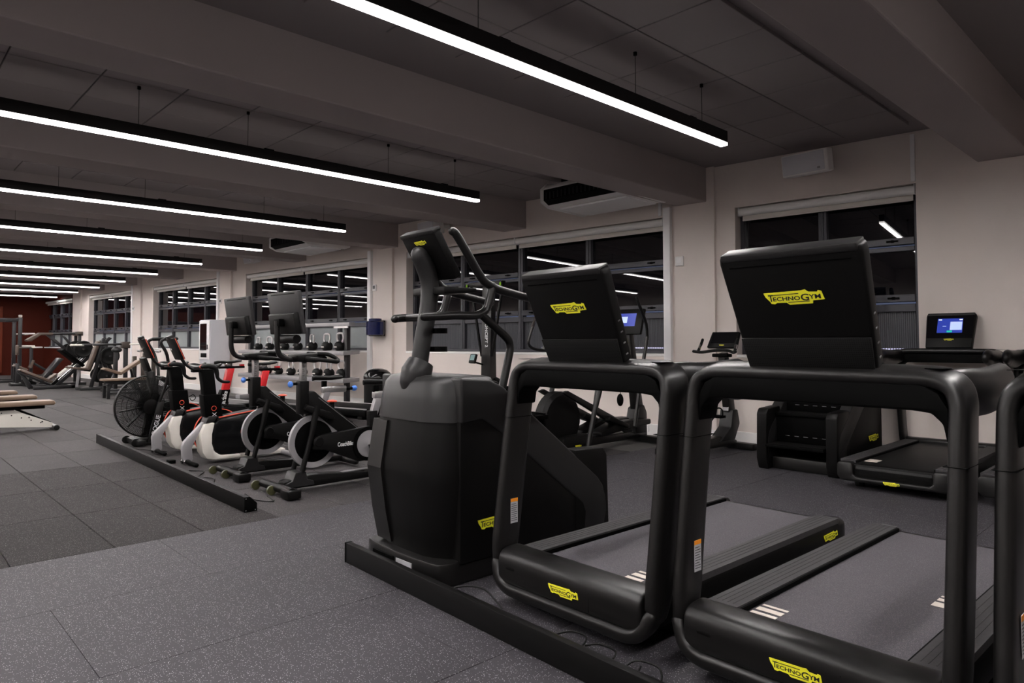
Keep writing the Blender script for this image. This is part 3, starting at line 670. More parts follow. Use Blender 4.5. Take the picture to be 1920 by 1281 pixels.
    mb = MB(); mb.M = Mx; mb.box(-.155, .155, -.025, .025, -.02, .27); con = mb.build('console', 'blackm', T, bev=.01)
    mb = MB(); mb.M = Mx; mb.box(-.145, .145, .025, .028, -.005, .255); mb.build('screen_glass', 'screenoff', con, smooth=0)
    mb = MB(); mb.M = Mx; mb.box(-.157, .157, -.028, .028, .252, .275); mb.build('top_trim', 'grey', con, bev=.006)
    badge(T, .105, Mx @ Vector((.0, -.0255, .215)), face_rot(*(Mx.to_3x3() @ Vector((0, -1, 0)))))
    MB().prism([(.16, 1.455), (.38, 1.47), (.385, 1.495), (.16, 1.495)], -.15, .15).build('tray', 'blackm', T, bev=.008)
    for s in (-1, 1):
        x = s*.20; r = .0225
        MB().tube([(s*.19, .0 if s > 0 else .07, 1.327), (x, .10, 1.332), (x, .20, 1.338), (x, .33, 1.342), (x, .40, 1.37), (x, .43, 1.43), (x, .45, 1.51)], r, 12, sm=4, round_end=True).build('front_handrail', 'black', T, smooth=60)
        MB().tube([(x, .175, 1.782), (x, .20, 1.767), (x, .27, 1.68), (x, .37, 1.55), (x, .43, 1.512), (x, .52, 1.485), (x, .78, 1.444), (x, .92, 1.418)][:(7 if s < 0 else 9)], r*1.05, 12, sm=4, round_end=True).build('upper_handrail', 'black', T, smooth=60)
        if s > 0: MB().tube([(x, .36, 1.355), (x, .44, 1.30), (x, .55, 1.225), (x, .58, 1.18), (x, .57, 1.11), (x, .51, .90)], r, 12, sm=4).build('support_tube', 'black', T, smooth=60)
    for z in (1.16, 1.26): MB().lathe([(.045, z-.014), (.05, z-.014), (.05, z+.014), (.045, z+.014)], 20, (.02, .215, 0), cap=False).build('bottle_ring', 'deep', T)
    MB().tube([(-.20, .15, 1.336), (.20, .15, 1.336)], .018, 12).build('cross_handrail', 'black', T)
    badge(T, .255, (.3655, .335, .275), face_rot(1, 0, 0)); badge(T, .255, (-.3655, .335, .275), face_rot(-1, 0, 0))
    return T
CL = climber('black stair climber with grey cap beside the front treadmills')
CL.location = (-3.02, 2.09, 0); CL.rotation_euler = (0, 0, R(-1.5))
place(CL, 'black stair climber facing the window wall, its steps towards the front row', (-2.755, 7.40, 0), R(180))
# ================================================================== spin bikes with monitors
def coach():
    T = thing('spin_bike', '', 'exercise bike', (0, 0, 0), 0, 'black spin bikes with monitors')
    # local y = world y - 2.4
    MB().lathe([(.17, -.012), (.215, -.016), (.218, 0), (.215, .016), (.17, .012)], 40, (0, .335, .39), 'x', cap=False).build('flywheel_rim', 'lgrey', T)
    MB().lathe([(.172, -.009), (.05, -.02), (.05, .02), (.172, .009)], 40, (0, .335, .39), 'x').build('flywheel_disc', 'deep', T)
    for s in (-1, 1):
        MB().tube([(s*.055, .335, .68), (s*.072, .28, .45), (s*.075, .20, .17)], [.03, .021, .021], 12).build('fork_leg', 'blackm', T)
        MB().lathe([(.05, 0), (.05, .018), (.035, .03)], 20, (s*.075 if s > 0 else -.105, .335, .39), 'x').build('axle_cap', 'blackm', T)
    MB().prism([(.06, .05), (.31, .05), (.30, .085), (.25, .10), (.235, .165), (.145, .165), (.12, .10), (.07, .085)], -.075, .075).build('pedestal', 'grey', T, bev=.004, smooth=20)
    MB().prism([(.06, .035), (1.16, .035), (1.16, .085), (.75, .095), (.30, .13), (.06, .10)], -.06, .06).build('floor_beam', 'blackm', T, bev=.015)
    MB().box(-.03, .03, .30, 1.0, .100, .108).build('beam_plate', 'grey2', T, bev=.003)
    MB().tube([(-.27, .03, .055), (.25, .03, .055)], .032, 14).build('front_stabiliser', 'blackm', T)
    MB().box(.16, .30, -.025, .085, .01, .075).build('stabiliser_foot', 'blackm', T, bev=.012)
    for x in (-.31, -.02): MB().lathe([(.02, -.014), (.036, -.012), (.036, .012), (.02, .014)], 20, (x, -.012, .037), 'x').build('castor', 'olive', T)
    MB().tube([(-.27, 1.12, .05), (.27, 1.12, .05)], .034, 14, round_end=True).build('rear_stabiliser', 'black', T)
    MB().prism([(.23, .66), (.23, .80), (.33, .80), (.40, .735), (.80, .425), (.86, .37), (.84, .30), (.70, .30), (.66, .36), (.36, .60)], -.033, .033).build('main_frame', 'blackm', T, bev=.012)
    MB().tube([(.034, .36, .745), (.034, .82, .392)], .004, 6).build('frame_trim', 'silver', T)
    MB().prism([(.24, .70), (.46, .62), (.50, .56), (.44, .56), (.22, .655)], -.07, .07).build('drip_guard', 'blackm', T, bev=.012)
    MB().box(-.04, .04, .195, .275, .62, .885).build('head_tube', 'blackm', T, bev=.008)
    MB().box(-.024, .024, .212, .262, .86, 1.06).build('handlebar_post', 'silver', T, bev=.006)
    mb = MB()
    for i in range(8): mb.box(.0242, .0248, .222, .232 if i % 2 else .24, .90+i*.016, .904+i*.016)
    tag(mb.build('post_scale', 'ink', T, smooth=0), kind='stuff')
    MB().tube([(-.02, .195, .862), (-.0, .15, .862)], .010, 8).build('knob_stem', 'deep', T)
    MB().ell((0, .13, .862), .026, .022, .026, 10, 6).build('adjuster_knob', 'blue', T)
    MB().prism([(.14, 1.06), (.14, 1.10), (.36, 1.11), (.42, 1.07), (.38, 1.045), (.2, 1.04)], -.085, .085).build('handlebar_hub', 'blackm', T, bev=.012)
    for s in (-1, 1):
        MB().tube([(s*.06, .22, 1.07), (s*.15, .235, 1.065), (s*.19, .29, 1.058), (s*.195, .40, 1.045), (s*.18, .45, 1.043), (s*.14, .46, 1.065), (s*.105, .40, 1.10), (s*.08, .32, 1.105)], .0165, 10, sm=4).build('handlebar', 'rubberb', T)
    MB().tube([(0, .22, 1.065), (0, .13, 1.06), (0, .05, 1.09), (0, .02, 1.15), (0, .015, 1.25), (0, .015, 1.37)], .021, 12, sm=4).build('monitor_arm', 'black', T)
    MB().box(-.05, .05, .005, .085, 1.325, 1.385).build('monitor_bracket', 'deep', T, bev=.008)
    Mx = Matrix.Translation((0, .115, 1.265)) @ Matrix.Rotation(R(9), 4, 'X')
    mb = MB(); mb.M = Mx; mb.prism([(-.27, 0), (.27, 0), (.275, .34), (-.275, .34)], -.012, .018, 'y'); mon = mb.build('monitor', 'mong', T, bev=.008)
    mb = MB(); mb.M = Mx; mb.prism([(-.25, .0), (.25, .0), (.235, .175), (-.235, .175)], -.012, -.05, 'y', .93); mb.build('monitor_back', 'blackm', mon, bev=.008)
    mb = MB(); mb.M = Mx; mb.box(-.26, .26, .018, .0195, .015, .33); mb.build('monitor_screen', 'screenoff', mon, smooth=0)
    mb = MB(); mb.M = Mx; mb.box(-.20, .22, -.0135, -.0118, .318, .324); mb.build('monitor_vent', 'deep', mon, smooth=0)
    MB().tube([(-.17, .10, 1.225), (.17, .10, 1.225)], .034, 14).build('sound_bar', 'blackm', T)
    # drive
    cv = [(.28, .335), (.30, .43), (.34, .445), (.69, .47)]+circ(.785, .335, .145, 14, 95, -95)+[(.70, .19), (.40, .32)]
    MB().prism(cv, .055, .10).build('chain_guard', 'blackm', T, bev=.008)
    MB().lathe([(.13, 0), (.145, .004), (.145, .012), (.12, .016)], 32, (.10, .785, .335), 'x').build('crank_ring', 'deep', T)
    MB().lathe([(.113, 0), (.113, .006), (.05, .010), (.03, .02)], 32, (.115, .785, .335), 'x').build('crank_disc', 'lgrey', T)
    for s in (-1, 1):
        a = R(-75 if s > 0 else 105); c = (.785+.16*math.cos(a), .335+.16*math.sin(a))
        MB().tube([(s*.14, .785, .335), (s*.145, c[0], c[1])], [.02, .014], 8).build('crank_arm', 'black', T)
        MB().box(*sorted((s*.155, s*.25)), c[0]-.05, c[0]+.05, c[1]-.014, c[1]+.014).build('pedal', 'deep', T, bev=.006)
    text('CoachBike', T, 'inkw', (.101, .575, .352), face_rot(1, 0, 0), .036, .72)
    MB().box(-.03, .03, .85, .93, .34, .60).build('seat_tube', 'blackm', T, bev=.008)
    MB().prism([(.86, .55), (.93, .55), (.99, .72), (.92, .72)], -.024, .024).build('seat_post', 'lgrey', T, bev=.006)
    MB().box(-.026, .026, .90, 1.16, .705, .765).build('seat_slider', 'silver', T, bev=.01)
    MB().tube([(0, 1.15, .735), (0, 1.235, .735)], .016, 10).build('slider_stem', 'deep', T)
    MB().ell((0, 1.26, .735), .028, .034, .028, 10, 6).build('adjuster_knob', 'blue', T)
    MB().box(-.014, .014, .90, .95, .76, .82).build('saddle_clamp', 'deep', T, bev=.004)
    mb = MB(); rings = []
    for y, wx, z in ((.80, .012, .850), (.83, .024, .856), (.92, .034, .852), (1.0, .062, .850), (1.06, .082, .856), (1.09, .070, .858)):
        rings.append([mb.v((wx*math.cos(a), y, z+(.020 if math.sin(a) > 0 else .026)*math.sin(a))) for a in (2*math.pi*j/12 for j in range(12))])
    for A, B in zip(rings, rings[1:]):
        for j in range(12): mb.f([A[j], A[(j+1) % 12], B[(j+1) % 12], B[j]])
    mb.f(rings[0][::-1]); mb.f(rings[-1]); mb.build('saddle', 'blackm', T, smooth=60)
    MB().tube([(.0, .50, .60), (0, .50, .70)], .022, 12).build('brake_post', 'blackm', T); MB().lathe([(.04, .70), (.042, .708), (.02, .716)], 16, (0, .50, 0)).build('brake_knob', 'coral', T)
    return T
CB = coach(); CB.location = (-5.22, 2.4, 0); CB['label'] = 'black spin bike with monitor, lettered CoachBike, next to the stair climber'
place(CB, 'black spin bike with monitor between the red-post bike and another spin bike', (-6.14, 2.4, 0))
# ================================================================== white-fronted smart bikes with red seat posts
def watt():
    T = thing('smart_bike', '', 'exercise bike', (0, 0, 0), 0, 'white-fronted smart bikes')
    # local y = world y - 2.3
    MB().prism([(.30, .405), (.205, .395), (.165, .30), (.185, .12), (.23, .05), (.30, .03), (.56, .03), (.56, .07), (.36, .075), (.30, .12), (.275, .20), (.275, .29)], -.085, .085).build('front_shell', 'ivory', T, bev=.012)
    MB().prism([(.21, .40), (.30, .41), (.33, .47), (.24, .47)], -.075, .075).build('neck_base', 'grey', T, bev=.01)
    MB().prism([(.285, .39), (.36, .44), (.70, .485), (1.02, .45), (1.08, .36), (1.04, .16), (.60, .075), (.36, .08), (.305, .125), (.282, .20), (.282, .29)], -.078, .078).build('body', 'gloss', T, bev=.02)
    MB().prism([(.33, .425), (.70, .475), (1.0, .45), (1.0, .475), (.70, .505), (.33, .455)], -.07, .07).build('top_cover', 'grey', T, bev=.006)
    MB().prism([(.34, .445), (.70, .492), (.70, .502), (.34, .458)], .070, .083).build('coral_stripe', 'coral', T, bev=.003)
    MB().lathe([(.20, -.012), (.235, -.012), (.24, 0), (.235, .012), (.20, .012)], 36, (-.10, .40, .28), 'x', cap=True).build('flywheel', 'deep', T)
    MB().lathe([(.236, -.006), (.246, -.004), (.246, .004), (.236, .006)], 36, (-.10, .40, .28), 'x', cap=False).build('flywheel_edge', 'coral', T)
    MB().prism([(.225, .40), (.205, .415), (.03, .235), (.012, .19), (.022, .055), (.045, .03), (.105, .03), (.115, .06), (.105, .17), (.125, .22)], -.03, .03).build('front_leg', 'lgrey', T, bev=.01)
    for s in (-1, 1): MB().lathe([(.022, -.01), (.032, -.01), (.032, .01), (.022, .01)], 20, (s*.045, .055, .036), 'x').build('transport_wheel', 'chrome', T)
    MB().tube([(-.20, .09, .025), (.20, .09, .025)], .02, 10, round_end=True).build('front_stabiliser', 'deep', T)
    MB().tube([(-.26, 1.02, .035), (.26, 1.02, .035)], .026, 10, round_end=True).build('rear_stabiliser', 'lgrey', T)
    MB().prism([(.56, .03), (1.05, .02), (1.05, .07), (.56, .075)], -.06, .06).build('floor_rail', 'ivory', T, bev=.008)
    MB().prism([(.235, .46), (.355, .46), (.30, .915), (.175, .915)], -.045, .045).build('head_column', 'deep', T, bev=.008)
    MB().prism([(.215, .46), (.385, .46), (.355, .68), (.19, .68)], -.062, .062).build('column_sleeve', 'deep', T, bev=.006)
    MB().lathe([(.021, 0), (.025, .001), (.021, .002)], 20, (0.0625, .295, .545), 'x', cap=False).build('ring_mark', 'coral', T)
    mb = MB(); 
    for a in (40, -40): 
        mb.M = Matrix.Translation((.0625, .30, .485)) @ Matrix.Rotation(R(a), 4, 'X'); mb.box(0, .0012, -.026, .026, -.002, .002)
    mb.build('cross_mark', 'inkw', T, smooth=0)
    MB().box(-.035, .035, .10, .33, .905, .935).build('slider', 'deep', T, bev=.006)
    MB().tube([(-.20, .13, .965), (0, .135, .955), (.20, .13, .965)], .018, 10, sm=3).build('base_bar', 'black', T)
    for s in (-1, 1):
        MB().tube([(s*.20, .13, .965), (s*.205, .19, .968), (s*.207, .245, .95), (s*.207, .265, .90), (s*.207, .275, .85), (s*.207, .32, .815), (s*.207, .38, .81)], [.019, .024, .026, .021, .016, .0155, .0155], 10, sm=4, round_end=True).build('drop_handle', 'rubberb', T)
        MB().tube([(s*.178, .13, .964), (s*.187, .13, .9645)], .0205, 10).build('coral_ring', 'coral', T)
        MB().tube([(s*.207, .255, .955), (s*.207, .30, .985)], [.02, .014], 8, round_end=True).build('hood', 'black', T)
    MB().tube([(0, .12, .93), (0, .03, 1.0), (0, -.02, 1.1), (0, -.05, 1.18)], .016, 8, sm=3).build('tablet_arm', 'black', T)
    Mx = Matrix.Translation((0, -.015, 1.035)) @ Matrix.Rotation(R(24), 4, 'X')
    mb = MB(); mb.M = Mx; mb.box(-.10, .10, -.012, .012, 0, .225); tb_ = mb.build('tablet_holder', 'blackm', T, bev=.006)
    mb = MB(); mb.M = Mx; mb.box(-.1025, .1025, .012, .017, -.004, .215); mb.build('coral_edge', 'coral', tb_, bev=.001)
    mb = MB(); mb.M = Mx; mb.box(-.098, .098, .017, .024, 0, .21); mb.build('tablet', 'screenoff', tb_, bev=.003)
    mb = MB(); mb.M = Mx; mb.box(-.035, .035, -.02, .03, .215, .25); mb.build('clip', 'black', tb_, bev=.006)
    mb = MB(); mb.M = Mx; mb.lathe([(.014, -.03), (.014, -.012)], 12, (0, 0, .12), 'y'); mb.build('pivot_bolt', 'chrome', tb_)
    # seat post
    MB().prism([(.66, .44), (.79, .44), (.83, .66), (.735, .66)], -.045, .045).build('post_sleeve', 'deep', T, bev=.006)
    MB().prism([(.74, .62), (.815, .62), (.88, .90), (.80, .90)], -.036, .036).build('seat_post', 'redp', T, bev=.006)
    MB().box(-.03, .03, .70, 1.0, .90, .925).build('saddle_rail', 'deep', T, bev=.006)
    MB().box(-.02, .02, .95, 1.0, .925, .945).build('rail_clamp', 'redp', T, bev=.003)
    mb = MB(); rings = []
    for y, wx, z in ((.66, .012, .968), (.70, .024, .975), (.80, .036, .972), (.88, .062, .975), (.93, .078, .985), (.95, .066, .988)):
        rings.append([mb.v((wx*math.cos(a), y, z+.016*math.sin(a))) for a in (2*math.pi*j/12 for j in range(12))])
    for A, B in zip(rings, rings[1:]):
        for j in range(12): mb.f([A[j], A[(j+1) % 12], B[(j+1) % 12], B[j]])
    mb.f(rings[0][::-1]); mb.f(rings[-1]); mb.build('saddle', 'blackm', T, smooth=60)
    MB().box(-.018, .018, .78, .86, .925, .965).build('saddle_clamp', 'chrome', T, bev=.004)
    text('wattbike', T, 'inkw', (.0462, .757, .552), face_rot(1, 0, 0, (0, -1, .22)), .05, .78)
    for s in (-1, 1):
        a = R(-60 if s > 0 else 120); c = (.62+.165*math.cos(a), .29+.165*math.sin(a))
        MB().tube([(s*.09, .62, .29), (s*.12, c[0], c[1])], [.018, .013], 8).build('crank_arm', 'black', T)
        MB().box(*sorted((s*.13, s*.22)), c[0]-.05, c[0]+.05, c[1]-.012, c[1]+.012).build('pedal', 'deep', T, bev=.005)
    MB().lathe([(.055, 0), (.062, .003), (.055, .006)], 24, (.079, .62, .29), 'x', cap=False).build('crank_ring', 'coral', T)
    MB().tube([(.0, .39, .60), (.02, .43, .62), (.0, .46, .58), (-.02, .43, .55), (.0, .40, .58)], .004, 6, sm=4).build('bottle_cage', 'deep', T)
    return T
WB = watt(); WB.location = (-7.07, 2.3, 0); WB['label'] = 'white-fronted smart bike with red seat post next to the spin bikes'
place(WB, 'white-fronted smart bike with red seat post next to the fan bike', (-8.0, 2.3, 0))
# ================================================================== fan bike
T = thing('fan_bike', 'black fan bike with a big spoked fan cage, lettered ROGUE', 'exercise bike', (-8.93, 2.2, 0), 0)
FC = (.34, .445); FR = .365
MB().lathe([(FR-.012, -.03), (FR, -.03), (FR+.004, 0), (FR, .03), (FR-.012, .03)], 48, (0, *FC), 'x', cap=False).build('cage_rim', 'blackm', T)
for sd in (-1, 1):
    mb = MB(); n = 110
    for i in range(n):
        a = 2*math.pi*i/n; mb.tube([(sd*.105, FC[0]+.07*math.cos(a), FC[1]+.07*math.sin(a)), (sd*.10, FC[0]+.25*math.cos(a), FC[1]+.25*math.sin(a)), (sd*.03, FC[0]+(FR-.005)*math.cos(a), FC[1]+(FR-.005)*math.sin(a))], .0021, 4)
    tag(mb.build('cage_wires', 'deep', T, smooth=0), kind='stuff')
    mb = MB()
    for rr in (.16, .26): mb.lathe([(rr-.002, -.002), (rr+.002, -.002), (rr+.002, .002), (rr-.002, .002)], 40, (sd*.102, *FC), 'x', cap=False)
    tag(mb.build('cage_rings', 'deep', T, smooth=0), kind='stuff')
    MB().lathe([(.085, 0), (.085, .012), (.05, .02)], 24, (sd*.105 if sd > 0 else -.125, *FC), 'x').build('hub_cap', 'blackm', T)
cm = mat('wire_mesh', (.01, .01, .01), .5); _b = cm.node_tree.nodes['Principled BSDF']; _b.inputs['Alpha'].default_value = .28
for sd in (-1, 1): MB().lathe([(.07, sd*.1035), (.25, sd*.0985), (FR-.006, sd*.0285)], 48, (0, *FC), 'x', cap=False).build('cage_mesh', cm, T)
for i in range(10):
    a = 2*math.pi*i/10+.15
    mb = MB(); mb.M = Matrix.Translation((0, *FC)) @ Matrix.Rotation(a, 4, 'X'); mb.prism([(.06, -.006), (.32, -.006), (.32, .006), (.06, .006)], -.045, .045); mb.build('fan_blade', 'blackm', T, bev=.002, seg=1)
mb = MB(); out = [(FC[0]+(FR+.012)*math.cos(R(a)), FC[1]+(FR+.012)*math.sin(R(a))) for a in range(-10, 71, 8)]; inn = [(FC[0]+(FR-.03)*math.cos(R(a)), FC[1]+(FR-.03)*math.sin(R(a))) for a in range(70, -11, -8)]
mb.prism(out+inn, -.095, .095).build('shroud', 'grey', T, bev=.006)
for sd in (-1, 1):
    MB().prism([(.30, .04), (.385, .04), (.47, .50), (.40, .50)], *sorted((sd*.135, sd*.165))).build('fork_plate', 'black', T, bev=.004)
    MB().tube([(sd*.15, .42, .5), (sd*.18, .50, .80), (sd*.235, .47, 1.05), (sd*.24, .40, 1.19), (sd*.24, .44, 1.24), (sd*.24, .56, 1.245)], .018, 10, sm=4, round_end=True).build('moving_handle', 'black', T)
    MB().tube([(sd*.24, .45, 1.242), (sd*.24, .57, 1.245)], .022, 12, round_end=True).build('grip', 'rubberb', T)
    MB().lathe([(.04, -.012), (.046, -.01), (.046, .01), (.04, .012)], 20, (sd*.19, .16, .047), 'x').build('transport_wheel', 'rubberb', T)
MB().box(-.27, .27, .16, .25, .02, .075).build('front_foot', 'black', T, bev=.01)
MB().prism([(.22, .03), (.40, .03), (.40, .09), (.22, .08)], -.13, .13).build('fork_base', 'black', T, bev=.008)
MB().box(-.25, .25, 1.20, 1.28, .02, .075).build('rear_foot', 'black', T, bev=.01)
MB().prism([(.40, .10), (1.24, .05), (1.24, .12), (.62, .30), (.40, .36)], -.045, .045).build('lower_frame', 'black', T, bev=.008)
MB().prism([(.30, .86), (.39, .86), (.47, .45), (.40, .45)], -.045, .045).build('front_post', 'black', T, bev=.008)
MB().prism([(.90, .12), (.99, .12), (1.05, .86), (.97, .86)], -.03, .03).build('seat_post', 'black', T, bev=.006)
MB().ell((0, 1.02, .90), .13, .14, .035, 16, 8).build('saddle', 'rubberb', T)
Mx = Matrix.Translation((0, .33, .86)) @ Matrix.Rotation(R(20), 4, 'X')
mb = MB(); mb.M = Mx; mb.box(-.09, .09, -.02, .02, .0, .17); mb.build('console', 'blackm', T, bev=.008)
MB().prism([(.42, .28), (.80, .25), (.86, .33), (.80, .40), (.44, .42)], .05, .08).build('drive_cover', 'blackm', T, bev=.006)
text('ECHO', T, 'inkw', (.081, .60, .345), face_rot(1, 0, 0), .06, 1.1)
text('ROGUE', T, 'inkw', (.166, .385, .235), face_rot(1, 0, 0, (0, -1, .25)), .05, 1.0)
for s in (-1, 1):
    c = (.62+s*.12, .33-s*.12)
    MB().tube([(s*.09, .62, .33), (s*.12, *c)], [.018, .013], 8).build('crank_arm', 'chrome', T)
    MB().box(*sorted((s*.13, s*.23)), c[0]-.05, c[0]+.05, c[1]-.012, c[1]+.012).build('pedal', 'deep', T, bev=.005)
# ================================================================== cable-duct kerbs and loose cables
def kerb(p0, p1, label):
    d = Vector((p1[0]-p0[0], p1[1]-p0[1], 0)); L = d.length; a = math.atan2(d.y, d.x)
    t_ = thing('cable_kerb', label, 'cable duct', (*p0, 0), a, 'black timber cable kerbs')
    MB().prism([(0, 0), (.0, .105), (.035, .105), (.085, .055), (.085, 0)], .012, L-.012).build('duct', 'blackm', t_, bev=.002)
    for x in (0, L-.012):
        e = MB().prism([(-.002, 0), (-.002, .107), (.036, .107), (.088, .056), (.088, 0)], x, x+.012).build('end_cap', 'deep', t_, bev=.001)
        for y, z in ((.008, .095), (.008, .012), (.075, .012)):
            xs_ = (x-.001, x) if x == 0 else (x+.012, x+.013)
            MB().box(*xs_, y-.003, y+.003, z-.003, z+.003).build('screw', 'silver', e, smooth=0)
    return t_
kerb((-3.376, 1.96), (1.2, 1.76), 'long black cable kerb in front of the treadmills')
kerb((-9.413, 2.113), (-4.83, 2.01), 'long black cable kerb in front of the exercise bikes')
def cable(pts, label, r=.004):
    tag(MB().tube(pts, r, 6, sm=5).build('power_cable', 'rubberb'), label, 'cable', 'loose black cables')
cable([(-2.62, 2.04, .02), (-2.5, 2.08, .06), (-2.38, 2.10, .07), (-2.25, 2.08, .03), (-2.15, 2.05, .006), (-2.05, 2.09, .006)], 'black cable looping out between kerb and first treadmill')
cable([(-1.88, 2.03, .04), (-1.84, 2.08, .05), (-1.78, 2.10, .04), (-1.79, 2.07, .008), (-1.86, 2.04, .008), (-1.83, 2.02, .012)], 'small black cable coil under the first treadmill')
cable([(-1.72, 2.02, .05), (-1.68, 2.06, .055), (-1.62, 2.08, .04), (-1.63, 2.04, .008), (-1.70, 2.02, .01)], 'second black cable coil under the first treadmill')
cable([(-1.55, 2.01, .01), (-1.5, 2.04, .06), (-1.42, 2.07, .05), (-1.40, 2.03, .008), (-1.47, 2.0, .008), (-1.50, 2.07, .03)], 'black cable coil between the first and middle treadmills')
cable([(-6.75, 2.28, .005), (-6.6, 2.36, .006), (-6.4, 2.25, .006), (-6.2, 2.3, .006), (-6.0, 2.22, .005)], 'black cable on the floor before the farther spin bike')
cable([(-7.75, 2.24, .006), (-7.5, 2.27, .006), (-7.42, 2.24, .006), (-7.3, 2.22, .006)], 'black cable on the floor before the near smart bike')
cable([(-8.75, 2.22, .006), (-8.5, 2.32, .006), (-8.3, 2.4, .006), (-8.1, 2.5, .006)], 'black cable on the floor between fan bike and smart bike')
cable([(-5.25, 2.16, .006), (-5.4, 2.25, .006), (-5.15, 2.22, .006), (-5.0, 2.3, .006), (-5.2, 2.34, .006)], 'black cable bunched before the nearer spin bike')
for k, (x, y) in enumerate(((-7.32, 2.30),)):
    tag(MB().box(x-.05, x+.05, y-.03, y+.03, 0, .035).build('power_brick', 'deep', bev=.005), 'black power brick on the floor by the smart bikes', 'power brick')
# ================================================================== ski ergometer by the wall
SK = thing('ski_ergometer', 'tall black ski ergometer with lime handles, lettered CONCEPT 2', 'ski machine', WP(-7.02, W0-.45), WA)
MB().prism([(-.09, .05), (.07, .05), (.04, 2.10), (-.04, 2.10)], -.095, .095).build('column', 'black', SK, bev=.008)
MB().box(-.30, .30, -.30, .30, 0, .05).build('base_plate', 'black', SK, bev=.01)
MB().box(-.34, .34, -.08, 0, 2.02, 2.09).build('top_arm', 'black', SK, bev=.012)
for s in (-1, 1):
    MB().prism([(s*.30, 2.03), (s*.34, 2.03), (s*.12, .98), (s*.09, .98)], -.06, -.03, 'y').build('cord_arm', 'blackm', SK, bev=.004)
    MB().tube([(s*.34, -.12, 2.05), (s*.345, -.13, 1.97), (s*.35, -.14, 1.90)], [.014, .017, .014], 10, round_end=True).build('pull_handle', 'green', SK)
    MB().tube([(s*.34, -.12, 2.06), (s*.33, -.06, 2.06)], .006, 6).build('cord', 'chrome', SK)
MB().lathe([(.02, -.06), (.26, -.055), (.27, 0), (.26, .055), (.02, .06)], 32, (0, .05, .42), 'y').build('flywheel_case', 'blackm', SK)
mb = MB(); mb.M = Matrix.Translation((-.13, -.20, .95)) @ Matrix.Rotation(R(-20), 4, 'X'); mb.box(-.06, .06, -.02, .02, -.07, .07); mn = mb.build('monitor', 'blackm', SK, bev=.008)
mb = MB(); mb.M = Matrix.Translation((-.13, -.20, .95)) @ Matrix.Rotation(R(-20), 4, 'X'); mb.box(-.042, .042, -.022, -.02, -.03, .055); mb.build('lcd', 'lcd', mn, smooth=0)
MB().tube([(-.12, -.18, .90), (-.06, -.06, .86)], .012, 8).build('monitor_stem', 'deep', SK)
text('CONCEPT 2', SK, 'inkw', (.03, -.088, 1.32), face_rot(0, -1, 0, (1, 0, 0)), .055, 1.0)
MB().prism([(-.02, 1.72), (.0, 1.78), (.03, 1.80), (.05, 1.76), (.03, 1.74), (.05, 1.70), (.02, 1.66)], -.079, -.072, 'y').build('lime_emblem', 'green', SK, smooth=0)
MB().tube([(.09, -.05, .62), (.22, -.07, .62), (.25, -.07, .56), (.10, -.05, .34)], .008, 8, sm=3).build('side_hook', 'black', SK)
# ================================================================== elliptical trainer (user faces the wall)
EL = thing('elliptical_trainer', 'black elliptical trainer beside the ski ergometer', 'elliptical trainer', (-5.0, 5.3, 0), 0)
MB().lathe([(.10, -.10), (.27, -.085), (.305, -.05), (.305, .05), (.27, .085), (.10, .10)], 36, (-.02, .17, .36), 'x').build('drive_housing', 'blackm', EL)
MB().prism([(-.02, .02), (.55, .02), (.50, .20), (.10, .20)], -.20, .16).build('housing_base', 'blackm', EL, bev=.03)
MB().box(-.08, .06, .3, 1.70, .04, .13).build('floor_beam', 'black', EL, bev=.015)
MB().box(-.36, .36, 1.52, 1.62, 0, .075).build('front_foot', 'black', EL, bev=.015)
MB().box(-.30, .30, .0, .10, 0, .06).build('rear_foot', 'black', EL, bev=.015)
MB().prism([(1.42, .10), (1.66, .10), (1.66, .34), (1.60, .44), (1.50, .40)], -.09, .09).build('mast_boot', 'grey', EL, bev=.02)
MB().prism([(1.50, .36), (1.64, .40), (1.45, 1.30), (1.37, 1.28)], -.05, .05).build('mast', 'black', EL, bev=.015)
warn_label(EL, (.0, 1.507, .47), face_rot(0, -1, .2), .08, .1)
for s in (-1, 1):
    MB().prism([(.03, .665), (.10, .685), (1.22, .215), (1.20, .155), (1.10, .155)], *sorted((s*.17-.02, s*.17+.03))).build('pedal_arm', 'black', EL, bev=.008)
    MB().prism([(.70, .33), (1.05, .22), (1.08, .26), (.75, .38)], *sorted((s*.10, s*.26))).build('foot_plate', 'blackm', EL, bev=.012)
    MB().prism([(.62, .16), (1.55, .22), (1.55, .28), (.95, .29), (.62, .20)], *sorted((s*.04, s*.22))).build('ramp', 'blackm', EL, bev=.015)
    MB().tube([(s*.31, 1.10, .24), (s*.31, 1.22, .74), (s*.31, 1.30, 1.05), (s*.31, 1.36, 1.25)], .021, 10, sm=3).build('moving_lever', 'black', EL)
    MB().tube([(s*.31, 1.36, 1.22), (s*.31, 1.34, 1.40), (s*.30, 1.22, 1.62), (s*.28, 1.20, 1.70)], .018, 10, sm=3, round_end=True).build('lever_grip', 'rubberb', EL)
    MB().tube([(s*.34, .24, .08), (s*.34, .34, .42), (s*.345, .50, .85), (s*.35, .48, 1.05), (s*.35, .30, 1.12)], .028, 10, sm=4).build('side_post', 'black', EL)
    mb = MB(); mb.tube([(s*.35, .30, 1.10), (s*.35, .15, 1.12), (s*.345, .06, 1.18), (s*.34, .10, 1.32), (s*.34, .20, 1.52)], .016, 8, sm=4, round_end=True); mb.build('safety_rail', 'black', EL)
    MB().tube([(s*.342, .115, 1.36), (s*.34, .175, 1.47)], .0175, 8).build('rail_grip', 'chrome', EL)
Mx = Matrix.Translation((0, 1.36, 1.28)) @ Matrix.Rotation(R(-18), 4, 'X')
mb = MB(); mb.M = Mx; mb.box(-.22, .22, -.02, .02, 0, .32); ec = mb.build('console', 'blackm', EL, bev=.01)
